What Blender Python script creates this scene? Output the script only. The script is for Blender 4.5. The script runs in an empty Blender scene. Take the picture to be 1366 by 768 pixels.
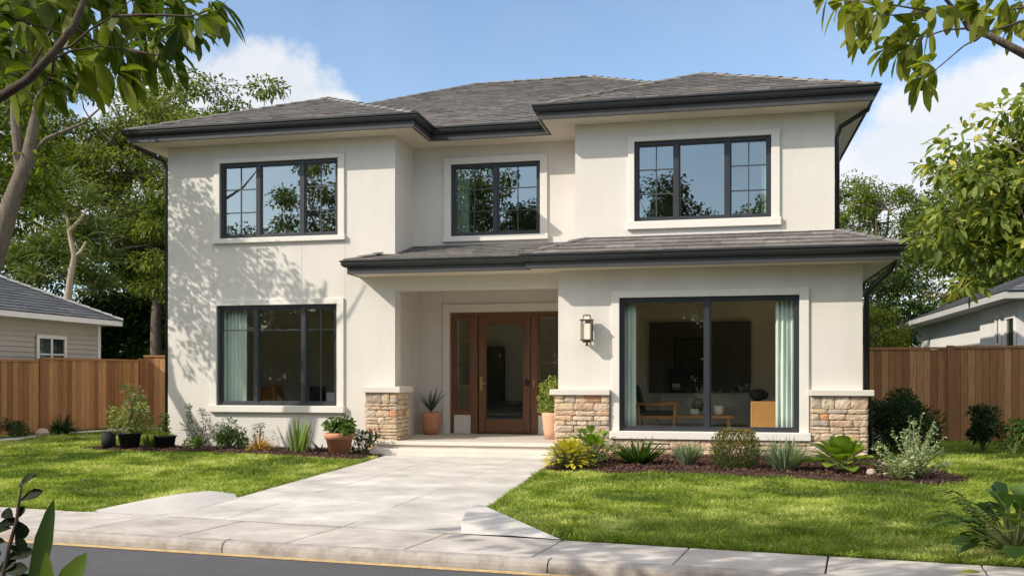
import bpy, math, random
import numpy as np
from mathutils import Vector, noise as mnoise

S = bpy.context.scene
COL = S.collection
# ------------------------------------------------------------------ camera
TH = math.atan(277 / 1280); CT, ST = math.cos(TH), math.sin(TH); EYE = 1.25
cd = bpy.data.cameras.new('camera'); cam = bpy.data.objects.new('camera', cd); COL.objects.link(cam)
cam.location = (0, 0, EYE); cam.rotation_euler = (math.radians(90), 0, TH)
cd.sensor_width = 36; cd.lens = 36 * 1280 / 1366; cd.shift_y = (506 - 384) / 1366
cd.clip_start = .05; cd.clip_end = 2000
S.camera = cam
# ------------------------------------------------------------------ light
SUN = Vector((-.71, -.52, .60)).normalized()
EL = math.asin(SUN.z); AZ = math.atan2(SUN.x, SUN.y)
W = bpy.data.worlds.new('World'); S.world = W; W.use_nodes = True
sd = bpy.data.lights.new('sun', 'SUN'); sun = bpy.data.objects.new('sun', sd); COL.objects.link(sun)
sd.energy = 3.4; sd.angle = math.radians(.5); sd.color = (1, .915, .79)
sun.rotation_euler = SUN.to_track_quat('Z', 'Y').to_euler()
sun.location = (-20, -15, 30)
S.view_settings.view_transform = 'Standard'; S.view_settings.look = 'None'
S.view_settings.gamma = 1; S.view_settings.use_curve_mapping = False
S.view_settings.exposure = 0.5
S.cycles.use_denoising = True
S.cycles.max_bounces = 10; S.cycles.transparent_max_bounces = 16
S.cycles.diffuse_bounces = 6; S.cycles.glossy_bounces = 4; S.cycles.transmission_bounces = 4
S.cycles.sample_clamp_indirect = 8
SKY = .15

nt = W.node_tree; N = nt.nodes; LK = nt.links; N.clear()
def wn(t, **k):
    n = N.new(t)
    for a, b in k.items(): setattr(n, a, b)
    return n
def wmath(op, a, b=None, c=None, clamp=False):
    n = N.new('ShaderNodeMath'); n.operation = op; n.use_clamp = clamp
    for i, v in enumerate((a, b, c)):
        if v is None: continue
        if isinstance(v, (int, float)): n.inputs[i].default_value = v
        else: LK.new(v, n.inputs[i])
    return n.outputs[0]
sky = wn('ShaderNodeTexSky', sky_type='NISHITA', sun_disc=False)
sky.sun_elevation = EL; sky.sun_rotation = AZ % (2 * math.pi); sky.air_density = 1.0; sky.dust_density = .7; sky.ozone_density = 1.6
tc = wn('ShaderNodeTexCoord')
sp = wn('ShaderNodeSeparateXYZ'); LK.new(tc.outputs['Generated'], sp.inputs[0])
az = wmath('ARCTAN2', sp.outputs[0], sp.outputs[1]); el = wmath('ARCSINE', sp.outputs[2])
def noise_w(scale, detail, rough=.55):
    n = wn('ShaderNodeTexNoise'); n.inputs['Scale'].default_value = scale; n.inputs['Detail'].default_value = detail
    n.inputs['Roughness'].default_value = rough; LK.new(tc.outputs['Generated'], n.inputs['Vector']); return n.outputs['Fac']
n1 = noise_w(9, 8, .62); n2 = noise_w(3.2, 6, .6)
def direction(px, py):
    a = (px - 683) / 1280; b = (506 - py) / 1280
    return math.atan2(a * CT - ST, a * ST + CT), math.atan(b / math.sqrt(1 + a * a))
mask = None
for px, py, rx, ry, p in [(345, 118, 120, 76, 1.0), (300, 150, 120, 70, 1.0), (430, 150, 70, 40, .9), (1290, 190, 165, 96, 1.05), (1400, 150, 170, 90, 1.05), (1200, 250, 120, 90, .95), (1330, 300, 200, 120, 1.0), (250, 250, 160, 100, .9), (40, 230, 170, 110, .9)]:
    a0, e0 = direction(px, py); ra = rx / 1280; re = ry / 1280
    dx = wmath('DIVIDE', wmath('SUBTRACT', az, a0), ra); dy = wmath('DIVIDE', wmath('SUBTRACT', el, e0), re)
    r = wmath('SQRT', wmath('ADD', wmath('MULTIPLY', dx, dx), wmath('MULTIPLY', dy, dy)))
    m = wmath('MULTIPLY', wmath('SUBTRACT', 1.0, r), p)
    mask = m if mask is None else wmath('SMOOTH_MAX', mask, m, .25)
mask = wmath('ADD', mask, wmath('MULTIPLY', wmath('SUBTRACT', n1, .5), 1.5))
ramp = wn('ShaderNodeMapRange', interpolation_type='SMOOTHSTEP'); ramp.inputs[1].default_value = .02; ramp.inputs[2].default_value = .34
LK.new(mask, ramp.inputs[0])
# faint veil of thin high cloud
veil = wn('ShaderNodeMapRange', interpolation_type='SMOOTHSTEP'); veil.inputs[1].default_value = .42; veil.inputs[2].default_value = .8
veil.inputs[4].default_value = .16; LK.new(n2, veil.inputs[0])
cm = wmath('MAXIMUM', wmath('MULTIPLY', ramp.outputs[0], .92), veil.outputs[0])
# unseen bank of bright broken cloud behind the camera, added as fill light
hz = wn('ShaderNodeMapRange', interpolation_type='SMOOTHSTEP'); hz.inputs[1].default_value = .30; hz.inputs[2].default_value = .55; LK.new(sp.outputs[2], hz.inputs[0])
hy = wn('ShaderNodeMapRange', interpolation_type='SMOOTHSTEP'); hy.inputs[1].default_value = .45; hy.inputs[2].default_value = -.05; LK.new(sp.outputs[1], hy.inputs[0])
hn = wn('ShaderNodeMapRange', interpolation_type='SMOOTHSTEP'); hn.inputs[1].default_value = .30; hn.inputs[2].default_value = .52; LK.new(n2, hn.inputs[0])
fill_cloud = wmath('MULTIPLY', wmath('MULTIPLY', hz.outputs[0], hy.outputs[0]), hn.outputs[0])
tone = wn('ShaderNodeMapRange'); tone.inputs[1].default_value = .25; tone.inputs[2].default_value = .75; LK.new(n1, tone.inputs[0])
cc = wn('ShaderNodeMix', data_type='RGBA'); LK.new(tone.outputs[0], cc.inputs[0])
cc.inputs[6].default_value = (3.6, 3.8, 4.1, 1); cc.inputs[7].default_value = (4.9, 4.9, 4.9, 1)
# the air of the photograph is a light clear blue: lift the sky a little
lift = wn('ShaderNodeMix', data_type='RGBA', blend_type='MULTIPLY'); lift.inputs[0].default_value = 1
LK.new(sky.outputs[0], lift.inputs[6]); lift.inputs[7].default_value = (1.0, 1.0, 1.0, 1)
mx = wn('ShaderNodeMix', data_type='RGBA'); LK.new(cm, mx.inputs[0]); LK.new(lift.outputs[2], mx.inputs[6]); LK.new(cc.outputs[2], mx.inputs[7])
m2 = wn('ShaderNodeMix', data_type='RGBA'); LK.new(fill_cloud, m2.inputs[0]); LK.new(mx.outputs[2], m2.inputs[6]); m2.inputs[7].default_value = (7.6, 7.3, 6.8, 1); mx = m2
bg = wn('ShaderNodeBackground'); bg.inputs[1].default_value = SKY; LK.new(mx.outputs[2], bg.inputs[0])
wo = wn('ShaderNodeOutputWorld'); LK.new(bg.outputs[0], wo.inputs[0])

# ------------------------------------------------------------------ helpers
def rnd(seed): return np.random.default_rng(seed)
_org = {}
def org(o):
    v = Vector((0, 0, 0))
    while o is not None: v += o.location; o = o.parent
    return v
def tag(o, label=None, cat=None, group=None, kind=None):
    if label: o['label'] = label
    if cat: o['category'] = cat
    if group: o['group'] = group
    if kind: o['kind'] = kind
    return o
def empty(name, loc, label, cat, group=None):
    o = bpy.data.objects.new(name, None); COL.objects.link(o); o.location = loc; o.empty_display_size = .2
    return tag(o, label, cat, group)
class MB:
    def __init__(s): s.v = []; s.f = []; s.c = []
    def add(s, vs, fs, c=.5):
        b = len(s.v); s.v += [tuple(v) for v in vs]; s.f += [tuple(b + i for i in f) for f in fs]; s.c += [c] * len(vs); return s
    def box(s, x0, x1, y0, y1, z0, z1, c=.5):
        v = [(x, y, z) for z in (z0, z1) for y in (y0, y1) for x in (x0, x1)]
        return s.add(v, [(0, 2, 3, 1), (4, 5, 7, 6), (0, 1, 5, 4), (2, 6, 7, 3), (0, 4, 6, 2), (1, 3, 7, 5)], c)
    def prism(s, poly, z0, z1, c=.5):
        n = len(poly); a = sum(poly[i][0] * poly[(i + 1) % n][1] - poly[(i + 1) % n][0] * poly[i][1] for i in range(n))
        if a < 0: poly = poly[::-1]
        v = [(x, y, z0) for x, y in poly] + [(x, y, z1) for x, y in poly]
        return s.add(v, [tuple(range(n - 1, -1, -1)), tuple(range(n, 2 * n))] + [(i, (i + 1) % n, n + (i + 1) % n, n + i) for i in range(n)], c)
    def tube(s, pts, rad, n=8, c=.5, cap=True):
        pts = [Vector(p) for p in pts]
        if isinstance(rad, (int, float)): rad = [rad] * len(pts)
        vs = []; fs = []; up = Vector((0, 0, 1)); prev = None
        for i, p in enumerate(pts):
            t = (pts[min(i + 1, len(pts) - 1)] - pts[max(i - 1, 0)])
            if t.length < 1e-9: t = Vector((0, 0, 1))
            t.normalize()
            if prev is None: a = t.cross(up if abs(t.z) < .95 else Vector((1, 0, 0))).normalized()
            else:
                a = prev - t * prev.dot(t); a = a.normalized() if a.length > 1e-6 else t.orthogonal().normalized()
            prev = a; b = t.cross(a)
            for k in range(n):
                an = 2 * math.pi * k / n; vs.append(p + (a * math.cos(an) + b * math.sin(an)) * rad[i])
        for i in range(len(pts) - 1):
            for k in range(n):
                k2 = (k + 1) % n; fs.append((i * n + k, (i + 1) * n + k, (i + 1) * n + k2, i * n + k2))
        if cap: fs.append(tuple(range(n))); fs.append(tuple(reversed(range((len(pts) - 1) * n, len(pts) * n))))
        return s.add(vs, fs, c)
    def lathe(s, prof, cx, cy, n=28, c=.5):
        vs = []; fs = []
        for r, z in prof:
            for k in range(n):
                a = 2 * math.pi * k / n; vs.append((cx + r * math.cos(a), cy + r * math.sin(a), z))
        for i in range(len(prof) - 1):
            for k in range(n):
                k2 = (k + 1) % n; fs.append((i * n + k, i * n + k2, (i + 1) * n + k2, (i + 1) * n + k))
        return s.add(vs, fs, c)
    def frame(s, x0, x1, z0, z1, w, y0, y1, wb=None, c=.5):
        wb = wb or w
        s.box(x0, x0 + w, y0, y1, z0, z1, c); s.box(x1 - w, x1, y0, y1, z0, z1, c)
        s.box(x0 + w, x1 - w, y0, y1, z1 - w, z1, c)
        if wb > 0: s.box(x0 + w, x1 - w, y0, y1, z0, z0 + wb, c)
        return s
    def build(s, name, mat, parent=None, smooth=False, bevel=0, col=False):
        o0 = org(parent) if parent else Vector((0, 0, 0))
        me = bpy.data.meshes.new(name); me.from_pydata([(x - o0.x, y - o0.y, z - o0.z) for x, y, z in s.v], [], s.f); me.update()
        me.materials.append(mat)
        at = me.attributes.new('tint', 'FLOAT', 'POINT'); at.data.foreach_set('value', [float(c) for c in s.c])
        if smooth:
            me.shade_smooth() if hasattr(me, 'shade_smooth') else None
        o = bpy.data.objects.new(name, me); COL.objects.link(o)
        if parent: o.parent = parent
        if bevel:
            m = o.modifiers.new('bevel', 'BEVEL'); m.width = bevel; m.segments = 2; m.limit_method = 'ANGLE'; m.angle_limit = math.radians(40)
        return o
def tri_mesh(name, V, T, tint, mat, parent=None, smooth=False):
    o0 = org(parent) if parent else Vector((0, 0, 0))
    V = np.asarray(V, dtype=np.float32) - np.array(o0[:], dtype=np.float32); T = np.asarray(T, dtype=np.int32)
    me = bpy.data.meshes.new(name); me.vertices.add(len(V)); me.vertices.foreach_set('co', V.ravel())
    me.loops.add(T.size); me.loops.foreach_set('vertex_index', T.ravel())
    me.polygons.add(len(T)); me.polygons.foreach_set('loop_start', np.arange(0, T.size, 3, dtype=np.int32))
    me.update(calc_edges=True)
    at = me.attributes.new('tint', 'FLOAT', 'POINT'); at.data.foreach_set('value', np.asarray(tint, dtype=np.float32))
    if smooth: me.polygons.foreach_set('use_smooth', np.ones(len(T), dtype=bool))
    me.materials.append(mat)
    o = bpy.data.objects.new(name, me); COL.objects.link(o)
    if parent: o.parent = parent
    return o
def nrmz(a): return a / np.maximum(np.linalg.norm(a, axis=-1, keepdims=True), 1e-9)
LEAVES = {   # (t along, s across in half widths, fold) per vertex and triangles
    'simple': ([(0, 0, 0), (.48, -1, .3), (.48, 1, .3), (1, 0, 0)], [(0, 3, 1), (0, 2, 3)]),
    'oval': ([(0, 0, 0), (.22, -.7, .2), (.22, .7, .2), (.62, -1, .28), (.62, 1, .28), (1, 0, 0), (.4, 0, 0), (.85, -.6, .12), (.85, .6, .12)],
             [(0, 6, 1), (0, 2, 6), (1, 6, 3), (2, 4, 6), (6, 5, 3), (6, 4, 5), (3, 5, 7), (4, 8, 5)]),
    'long': ([(0, 0, 0), (.2, -.45, .12), (.2, .45, .12), (.45, -.9, .25), (.45, .9, .25), (.72, -1, .25), (.72, 1, .25), (.9, -.55, .12), (.9, .55, .12), (1, 0, 0), (.22, 0, 0), (.47, 0, 0), (.72, 0, 0), (.9, 0, 0)],
             [(0, 10, 1), (0, 2, 10), (1, 10, 11), (1, 11, 3), (10, 2, 4), (10, 4, 11), (3, 11, 12), (3, 12, 5), (11, 4, 6), (11, 6, 12), (5, 12, 13), (5, 13, 7), (12, 6, 8), (12, 8, 13), (7, 13, 9), (13, 8, 9)]),
    'blade': ([(0, -.7, 0), (0, .7, 0), (.3, -1, .1), (.3, 1, .1), (.6, -.8, .1), (.6, .8, .1), (.85, -.45, 0), (.85, .45, 0), (1, 0, 0)],
              [(0, 1, 3), (0, 3, 2), (2, 3, 5), (2, 5, 4), (4, 5, 7), (4, 7, 6), (6, 7, 8)]),
}
class Leaves:
    def __init__(s): s.p = []; s.d = []; s.n = []; s.l = []; s.w = []; s.g = []; s.t = []
    def add(s, p, d, n, l, w, droop, tint):
        p = np.atleast_2d(p); k = len(p)
        s.p.append(p); s.d.append(np.broadcast_to(d, (k, 3))); s.n.append(np.broadcast_to(n, (k, 3)))
        for a, b in ((s.l, l), (s.w, w), (s.g, droop), (s.t, tint)): a.append(np.broadcast_to(np.asarray(b, float), (k,)))
        return s
    def build(s, name, mat, kind='simple', parent=None, smooth=False):
        P = np.concatenate(s.p); D = nrmz(np.concatenate(s.d)); Nn = np.concatenate(s.n)
        L = np.concatenate(s.l)[:, None]; Wd = np.concatenate(s.w)[:, None]; G = np.concatenate(s.g)[:, None]; T = np.concatenate(s.t)
        side = nrmz(np.cross(D, Nn) + 1e-6); up = np.cross(side, D)
        prof, tris = LEAVES[kind]; K = len(prof); n = len(P)
        V = np.empty((n, K, 3))
        for i, (t, w, f) in enumerate(prof):
            V[:, i] = P + D * L * t + side * Wd * .5 * w + up * Wd * .5 * f - np.array([0, 0, 1]) * G * L * t * t
        F = (np.arange(n)[:, None, None] * K + np.array(tris)[None]).reshape(-1, 3)
        return tri_mesh(name, V.reshape(-1, 3), F, np.repeat(T, K), mat, parent, smooth)

# ------------------------------------------------------------------ materials
def mat(name, build):
    m = bpy.data.materials.new(name); m.use_nodes = True; t = m.node_tree; t.nodes.clear()
    out = t.nodes.new('ShaderNodeOutputMaterial'); build(t, out); return m
def nd(t, typ, **k):
    n = t.nodes.new(typ)
    for a, b in k.items(): setattr(n, a, b)
    return n
def ramp_node(t, fac, stops):
    r = nd(t, 'ShaderNodeValToRGB'); e = r.color_ramp.elements
    while len(e) < len(stops): e.new(.5)
    for q, (p, c) in zip(e, stops): q.position = p; q.color = (*c, 1)
    if fac is not None: t.links.new(fac, r.inputs[0])
    return r.outputs[0]
def tex(t, scale, detail=4, rough=.6, coord='Object', stretch=None, typ='ShaderNodeTexNoise'):
    c = nd(t, 'ShaderNodeTexCoord'); v = c.outputs[coord]
    if stretch:
        mp = nd(t, 'ShaderNodeMapping'); mp.inputs['Scale'].default_value = stretch; t.links.new(v, mp.inputs[0]); v = mp.outputs[0]
    n = nd(t, typ); n.inputs['Scale'].default_value = scale
    if typ == 'ShaderNodeTexNoise': n.inputs['Detail'].default_value = detail; n.inputs['Roughness'].default_value = rough
    t.links.new(v, n.inputs['Vector']); return n.outputs[0]
def bump(t, h, strength, dist, normal=None):
    b = nd(t, 'ShaderNodeBump'); b.inputs['Strength'].default_value = strength; b.inputs['Distance'].default_value = dist
    t.links.new(h, b.inputs['Height'])
    if normal: t.links.new(normal, b.inputs['Normal'])
    return b.outputs[0]
def surf(name, c1, c2=None, rough=.6, nscale=3, detail=5, bscale=None, bstr=.3, bdist=.01, spec=.4, metal=0, stretch=None, dirt=None, attr=None, coat=0):
    """two-tone noise surface; attr = list of stops driven by the 'tint' attribute"""
    def b(t, out):
        p = nd(t, 'ShaderNodeBsdfPrincipled'); p.inputs['Roughness'].default_value = rough; p.inputs['Metallic'].default_value = metal
        p.inputs['Specular IOR Level'].default_value = spec; p.inputs['Coat Weight'].default_value = coat
        if attr:
            a = nd(t, 'ShaderNodeAttribute', attribute_name='tint'); c = ramp_node(t, a.outputs['Fac'], attr)
            f = tex(t, nscale, detail, .6, stretch=stretch)
            g = ramp_node(t, f, [(.3, (.72, .72, .72)), (.7, (1.2, 1.2, 1.2))])
            m = nd(t, 'ShaderNodeMix', data_type='RGBA', blend_type='MULTIPLY'); m.inputs[0].default_value = 1
            t.links.new(c, m.inputs[6]); t.links.new(g, m.inputs[7]); c = m.outputs[2]
        else:
            f = tex(t, nscale, detail, .6, stretch=stretch); c = ramp_node(t, f, [(.3, c1), (.7, c2 or c1)])
        if dirt:
            f2 = tex(t, dirt[0], 6, .7); g = ramp_node(t, f2, [(.42, (1, 1, 1)), (.72, dirt[1])])
            m = nd(t, 'ShaderNodeMix', data_type='RGBA', blend_type='MULTIPLY'); m.inputs[0].default_value = 1
            t.links.new(c, m.inputs[6]); t.links.new(g, m.inputs[7]); c = m.outputs[2]
        t.links.new(c, p.inputs['Base Color'])
        if bscale: t.links.new(bump(t, tex(t, bscale, 4, .6, stretch=stretch), bstr, bdist), p.inputs['Normal'])
        t.links.new(p.outputs[0], out.inputs[0])
    return mat(name, b)
def leafmat(name, stops, trans=.35, rough=.5, spec=.22, tcol=(1.25, 1.35, .5)):
    def b(t, out):
        a = nd(t, 'ShaderNodeAttribute', attribute_name='tint'); c = ramp_node(t, a.outputs['Fac'], stops)
        p = nd(t, 'ShaderNodeBsdfPrincipled'); p.inputs['Roughness'].default_value = rough; p.inputs['Specular IOR Level'].default_value = spec
        t.links.new(c, p.inputs['Base Color'])
        m = nd(t, 'ShaderNodeMix', data_type='RGBA', blend_type='MULTIPLY'); m.inputs[0].default_value = 1
        t.links.new(c, m.inputs[6]); m.inputs[7].default_value = (*tcol, 1)
        tr = nd(t, 'ShaderNodeBsdfTranslucent'); t.links.new(m.outputs[2], tr.inputs[0])
        x = nd(t, 'ShaderNodeMixShader'); x.inputs[0].default_value = trans
        t.links.new(p.outputs[0], x.inputs[1]); t.links.new(tr.outputs[0], x.inputs[2]); t.links.new(x.outputs[0], out.inputs[0])
    return mat(name, b)
def glassmat(name, refl, tintc=(.86, .9, .88)):
    def b(t, out):
        g = nd(t, 'ShaderNodeBsdfGlossy'); g.inputs['Roughness'].default_value = .0; g.inputs[0].default_value = (.88, .88, .86, 1)
        tr = nd(t, 'ShaderNodeBsdfTransparent'); tr.inputs[0].default_value = (*tintc, 1)
        ge = nd(t, 'ShaderNodeNewGeometry'); dt = nd(t, 'ShaderNodeVectorMath', operation='DOT_PRODUCT'); t.links.new(ge.outputs['Normal'], dt.inputs[0]); t.links.new(ge.outputs['Incoming'], dt.inputs[1])
        ab = nd(t, 'ShaderNodeMath', operation='ABSOLUTE'); t.links.new(dt.outputs['Value'], ab.inputs[0])
        om = nd(t, 'ShaderNodeMath', operation='SUBTRACT'); om.inputs[0].default_value = 1; t.links.new(ab.outputs[0], om.inputs[1])
        pw = nd(t, 'ShaderNodeMath', operation='POWER'); t.links.new(om.outputs[0], pw.inputs[0]); pw.inputs[1].default_value = 5
        fr = nd(t, 'ShaderNodeMath', operation='MULTIPLY'); t.links.new(pw.outputs[0], fr.inputs[0]); fr.inputs[1].default_value = .9
        a = nd(t, 'ShaderNodeMath', operation='ADD', use_clamp=True); t.links.new(fr.outputs[0], a.inputs[0]); a.inputs[1].default_value = refl
        # very slight waviness of the panes
        bn = bump(t, tex(t, 1.3, 2, .5), .06, .01)
        t.links.new(bn, g.inputs['Normal'])
        x = nd(t, 'ShaderNodeMixShader'); t.links.new(a.outputs[0], x.inputs[0]); t.links.new(tr.outputs[0], x.inputs[1]); t.links.new(g.outputs[0], x.inputs[2])
        t.links.new(x.outputs[0], out.inputs[0])
    return mat(name, b)
M = {}
def stucco(name, a, b2):
    def b(t, out):
        p = nd(t, 'ShaderNodeBsdfPrincipled'); p.inputs['Roughness'].default_value = .88; p.inputs['Specular IOR Level'].default_value = .25
        c = ramp_node(t, tex(t, .9, 6, .65), [(.3, a), (.7, b2)])
        st = ramp_node(t, tex(t, 1.0, 5, .6, stretch=(2.2, 2.2, .35)), [(.35, (.945, .935, .92)), (.62, (1, 1, 1))])
        m = nd(t, 'ShaderNodeMix', data_type='RGBA', blend_type='MULTIPLY'); m.inputs[0].default_value = 1
        t.links.new(c, m.inputs[6]); t.links.new(st, m.inputs[7]); t.links.new(m.outputs[2], p.inputs['Base Color'])
        n1 = bump(t, tex(t, 90, 5, .7), .35, .004); t.links.new(bump(t, tex(t, 6, 4, .6), .25, .008, n1), p.inputs['Normal'])
        t.links.new(p.outputs[0], out.inputs[0])
    return mat(name, b)
M['stucco'] = stucco('cream_stucco', (.655, .62, .575), (.70, .665, .62))
M['trim'] = surf('cream_trim', (.69, .655, .605), (.73, .695, .645), rough=.8, nscale=2, bscale=60, bstr=.2, bdist=.003)
M['soffit'] = surf('soffit_paint', (.68, .60, .50), (.71, .63, .53), rough=.8, nscale=2, bscale=40, bstr=.1, bdist=.003)
M['joint'] = surf('stucco_joint', (.50, .46, .40), rough=.9)
M['roof'] = surf('concrete_roof_tile', None, attr=[(0, (.10, .091, .086)), (.5, (.155, .144, .137)), (1, (.225, .208, .198))], rough=.85, nscale=7, bscale=35, bstr=.5, bdist=.01, spec=.3)
M['ridge'] = surf('ridge_tile', None, attr=[(0, (.14, .13, .122)), (1, (.23, .21, .195))], rough=.85, nscale=9, bscale=30, bstr=.4, bdist=.01)
M['gutter'] = surf('black_gutter', (.018, .019, .021), (.024, .025, .027), rough=.35, spec=.5)
M['fascia'] = surf('charcoal_fascia', (.045, .045, .048), (.055, .055, .058), rough=.6)
M['frame'] = surf('charcoal_frame', (.028, .032, .037), (.034, .037, .042), rough=.42, spec=.45)
M['bar'] = surf('glazing_bar', (.05, .055, .06), rough=.5)
M['glass_up'] = glassmat('upper_glass', .23, (.8, .86, .84))
M['glass_low'] = glassmat('lower_glass', .055, (.97, .98, .96))
M['glass_door'] = glassmat('door_glass', .045, (.95, .96, .94))
M['room'] = surf('room_wall', (.80, .76, .66), (.83, .79, .69), rough=.9)
M['roomdark'] = surf('dark_panel', (.08, .072, .06), (.105, .094, .078), rough=.5)
M['floorwood'] = surf('wood_floor', (.48, .37, .26), (.56, .44, .31), rough=.45, stretch=(1, 12, 1))
M['curtain'] = surf('aqua_curtain', (.70, .79, .75), (.75, .83, .79), rough=.9)
def doorwood(t, out):
    p = nd(t, 'ShaderNodeBsdfPrincipled'); p.inputs['Roughness'].default_value = .42; p.inputs['Coat Weight'].default_value = .15
    c = ramp_node(t, tex(t, 3, 8, .65, stretch=(14, 14, 1)), [(.25, (.10, .040, .018)), (.55, (.165, .068, .028)), (.8, (.22, .095, .04))])
    t.links.new(c, p.inputs['Base Color']); t.links.new(bump(t, tex(t, 4, 6, .6, stretch=(30, 30, 1)), .15, .003), p.inputs['Normal']); t.links.new(p.outputs[0], out.inputs[0])
M['doorwood'] = mat('stained_door_wood', doorwood)
M['brass'] = surf('aged_brass', (.55, .38, .14), (.62, .44, .18), rough=.3, metal=1)
M['black'] = surf('black_metal', (.015, .015, .016), rough=.35)
M['bronze'] = surf('bronze_lantern', (.10, .085, .065), (.14, .12, .09), rough=.45, metal=.6)
M['frost'] = surf('frosted_glass', (.75, .68, .55), (.78, .72, .60), rough=.5)
def lm(name, **k): return surf(name, **k)
M['stone'] = surf('ledge_stone', None, attr=[(0, (.46, .38, .295)), (.2, (.53, .41, .295)), (.4, (.58, .445, .30)), (.6, (.50, .345, .23)), (.78, (.64, .53, .40)), (.92, (.50, .26, .13)), (1, (.40, .33, .265))], rough=.9, nscale=11, bscale=38, bstr=.7, bdist=.012, spec=.2)
M['mortar'] = surf('stone_mortar', (.30, .25, .20), (.38, .32, .26), rough=.95, nscale=12, bscale=50, bstr=.5)
M['cap'] = surf('cast_stone_cap', (.60, .56, .49), (.66, .615, .54), rough=.8, nscale=5, bscale=50, bstr=.2, bdist=.004)
M['conc'] = surf('concrete_slab', None, attr=[(0, (.48, .45, .42)), (1, (.56, .53, .50))], rough=.85, nscale=1.6, bscale=70, bstr=.25, bdist=.004, dirt=(2.6, (.87, .85, .82)))
M['walk'] = surf('sidewalk_concrete', None, attr=[(0, (.45, .41, .375)), (1, (.52, .475, .435))], rough=.88, nscale=2.0, bscale=70, bstr=.3, bdist=.004, dirt=(3.5, (.76, .74, .71)))
M['kerb'] = surf('kerb_concrete', (.32, .29, .265), (.44, .40, .37), rough=.9, nscale=5, bscale=45, bstr=.5, bdist=.008, dirt=(6, (.6, .58, .56)))
M['apron'] = surf('pale_concrete', (.46, .435, .41), (.54, .51, .48), rough=.85, nscale=3, bscale=60, bstr=.25, bdist=.005)
M['porch'] = surf('porch_concrete', (.50, .45, .39), (.58, .53, .46), rough=.8, nscale=3, bscale=60, bstr=.2, bdist=.004)
def asph(t, out):
    p = nd(t, 'ShaderNodeBsdfPrincipled'); p.inputs['Roughness'].default_value = .85
    c = ramp_node(t, tex(t, 120, 3, .7), [(.3, (.055, .056, .062)), (.55, (.088, .088, .094)), (.8, (.15, .15, .152))])
    g = ramp_node(t, tex(t, .8, 5, .6), [(.3, (.8, .8, .82)), (.7, (1.15, 1.14, 1.12))])
    m = nd(t, 'ShaderNodeMix', data_type='RGBA', blend_type='MULTIPLY'); m.inputs[0].default_value = 1
    t.links.new(c, m.inputs[6]); t.links.new(g, m.inputs[7]); t.links.new(m.outputs[2], p.inputs['Base Color'])
    t.links.new(bump(t, tex(t, 150, 4, .7), .6, .006), p.inputs['Normal']); t.links.new(p.outputs[0], out.inputs[0])
M['asphalt'] = mat('asphalt', asph)
M['yellow'] = surf('yellow_road_paint', (.50, .34, .16), (.62, .43, .20), rough=.8, nscale=18, detail=8, bscale=120, bstr=.4, bdist=.004, dirt=(14, (.55, .55, .55)))
M['lawn'] = surf('lawn_soil', (.028, .038, .012), (.06, .085, .022), rough=.95, nscale=3, bscale=25, bstr=.8, bdist=.03)
M['mulch'] = surf('mulch_ground', (.035, .016, .012), (.085, .04, .028), rough=.95, nscale=30, bscale=40, bstr=1, bdist=.03)
M['chip'] = surf('mulch_chip', None, attr=[(0, (.035, .015, .011)), (.6, (.11, .05, .034)), (1, (.20, .11, .075))], rough=.9, nscale=20)
M['bark'] = surf('tree_bark', (.11, .085, .065), (.21, .17, .13), rough=.9, nscale=5, stretch=(6, 6, 1), bscale=14, bstr=.8, bdist=.03)
M['barkpale'] = surf('pale_bark', (.30, .24, .17), (.42, .34, .25), rough=.9, nscale=5, stretch=(5, 5, 1), bscale=14, bstr=.5, bdist=.02)
M['barkdark'] = surf('dark_bark', (.045, .03, .022), (.09, .062, .045), rough=.9, nscale=9, stretch=(4, 4, 1), bscale=30, bstr=.6, bdist=.01)
M['stem'] = surf('green_stem', (.10, .12, .04), (.15, .16, .06), rough=.7)
M['terra'] = surf('terracotta', (.48, .20, .11), (.56, .26, .15), rough=.75, nscale=5, bscale=40, bstr=.15, bdist=.003, dirt=(5, (.85, .83, .8)))
M['pink'] = surf('pale_terracotta', (.60, .33, .21), (.66, .38, .26), rough=.7, nscale=4)
M['blackpot'] = surf('black_plastic_pot', (.014, .015, .019), (.02, .021, .026), rough=.7, spec=.2)
M['soil'] = surf('potting_soil', (.03, .02, .014), (.06, .04, .03), rough=.95, nscale=40, bscale=60, bstr=.8)
M['fence'] = surf('cedar_fence', None, attr=[(0, (.18, .078, .03)), (.5, (.31, .145, .056)), (1, (.48, .255, .11))], rough=.7, nscale=4, stretch=(9, 9, .8), bscale=10, bstr=.25, bdist=.004)
M['siding'] = surf('pale_siding', (.44, .41, .36), (.47, .44, .39), rough=.7, nscale=2)
M['white'] = surf('white_paint', (.76, .75, .72), (.80, .79, .76), rough=.6)
M['whitewall'] = surf('white_render', (.66, .65, .62), (.72, .71, .68), rough=.85, nscale=2, bscale=40, bstr=.2)
M['shingle'] = surf('grey_shingle', (.055, .06, .072), (.11, .115, .13), rough=.9, nscale=5, stretch=(3, 3, 14), bscale=12, bstr=.5, bdist=.02)
M['teak'] = surf('teak_wood', (.42, .20, .07), (.55, .28, .11), rough=.5, nscale=5, stretch=(2, 10, 2))
M['pine'] = surf('honey_wood', (.52, .26, .08), (.62, .33, .12), rough=.5, nscale=4, stretch=(8, 8, 1))
M['fabric'] = surf('dark_fabric', (.03, .03, .032), (.05, .048, .045), rough=.95)
M['linen'] = surf('grey_fabric', (.45, .46, .44), (.5, .5, .48), rough=.95)
M['ceramic'] = surf('white_ceramic', (.78, .77, .73), rough=.3)
M['greypanel'] = surf('grey_cabinet', (.42, .42, .39), (.46, .46, .43), rough=.6)
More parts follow.
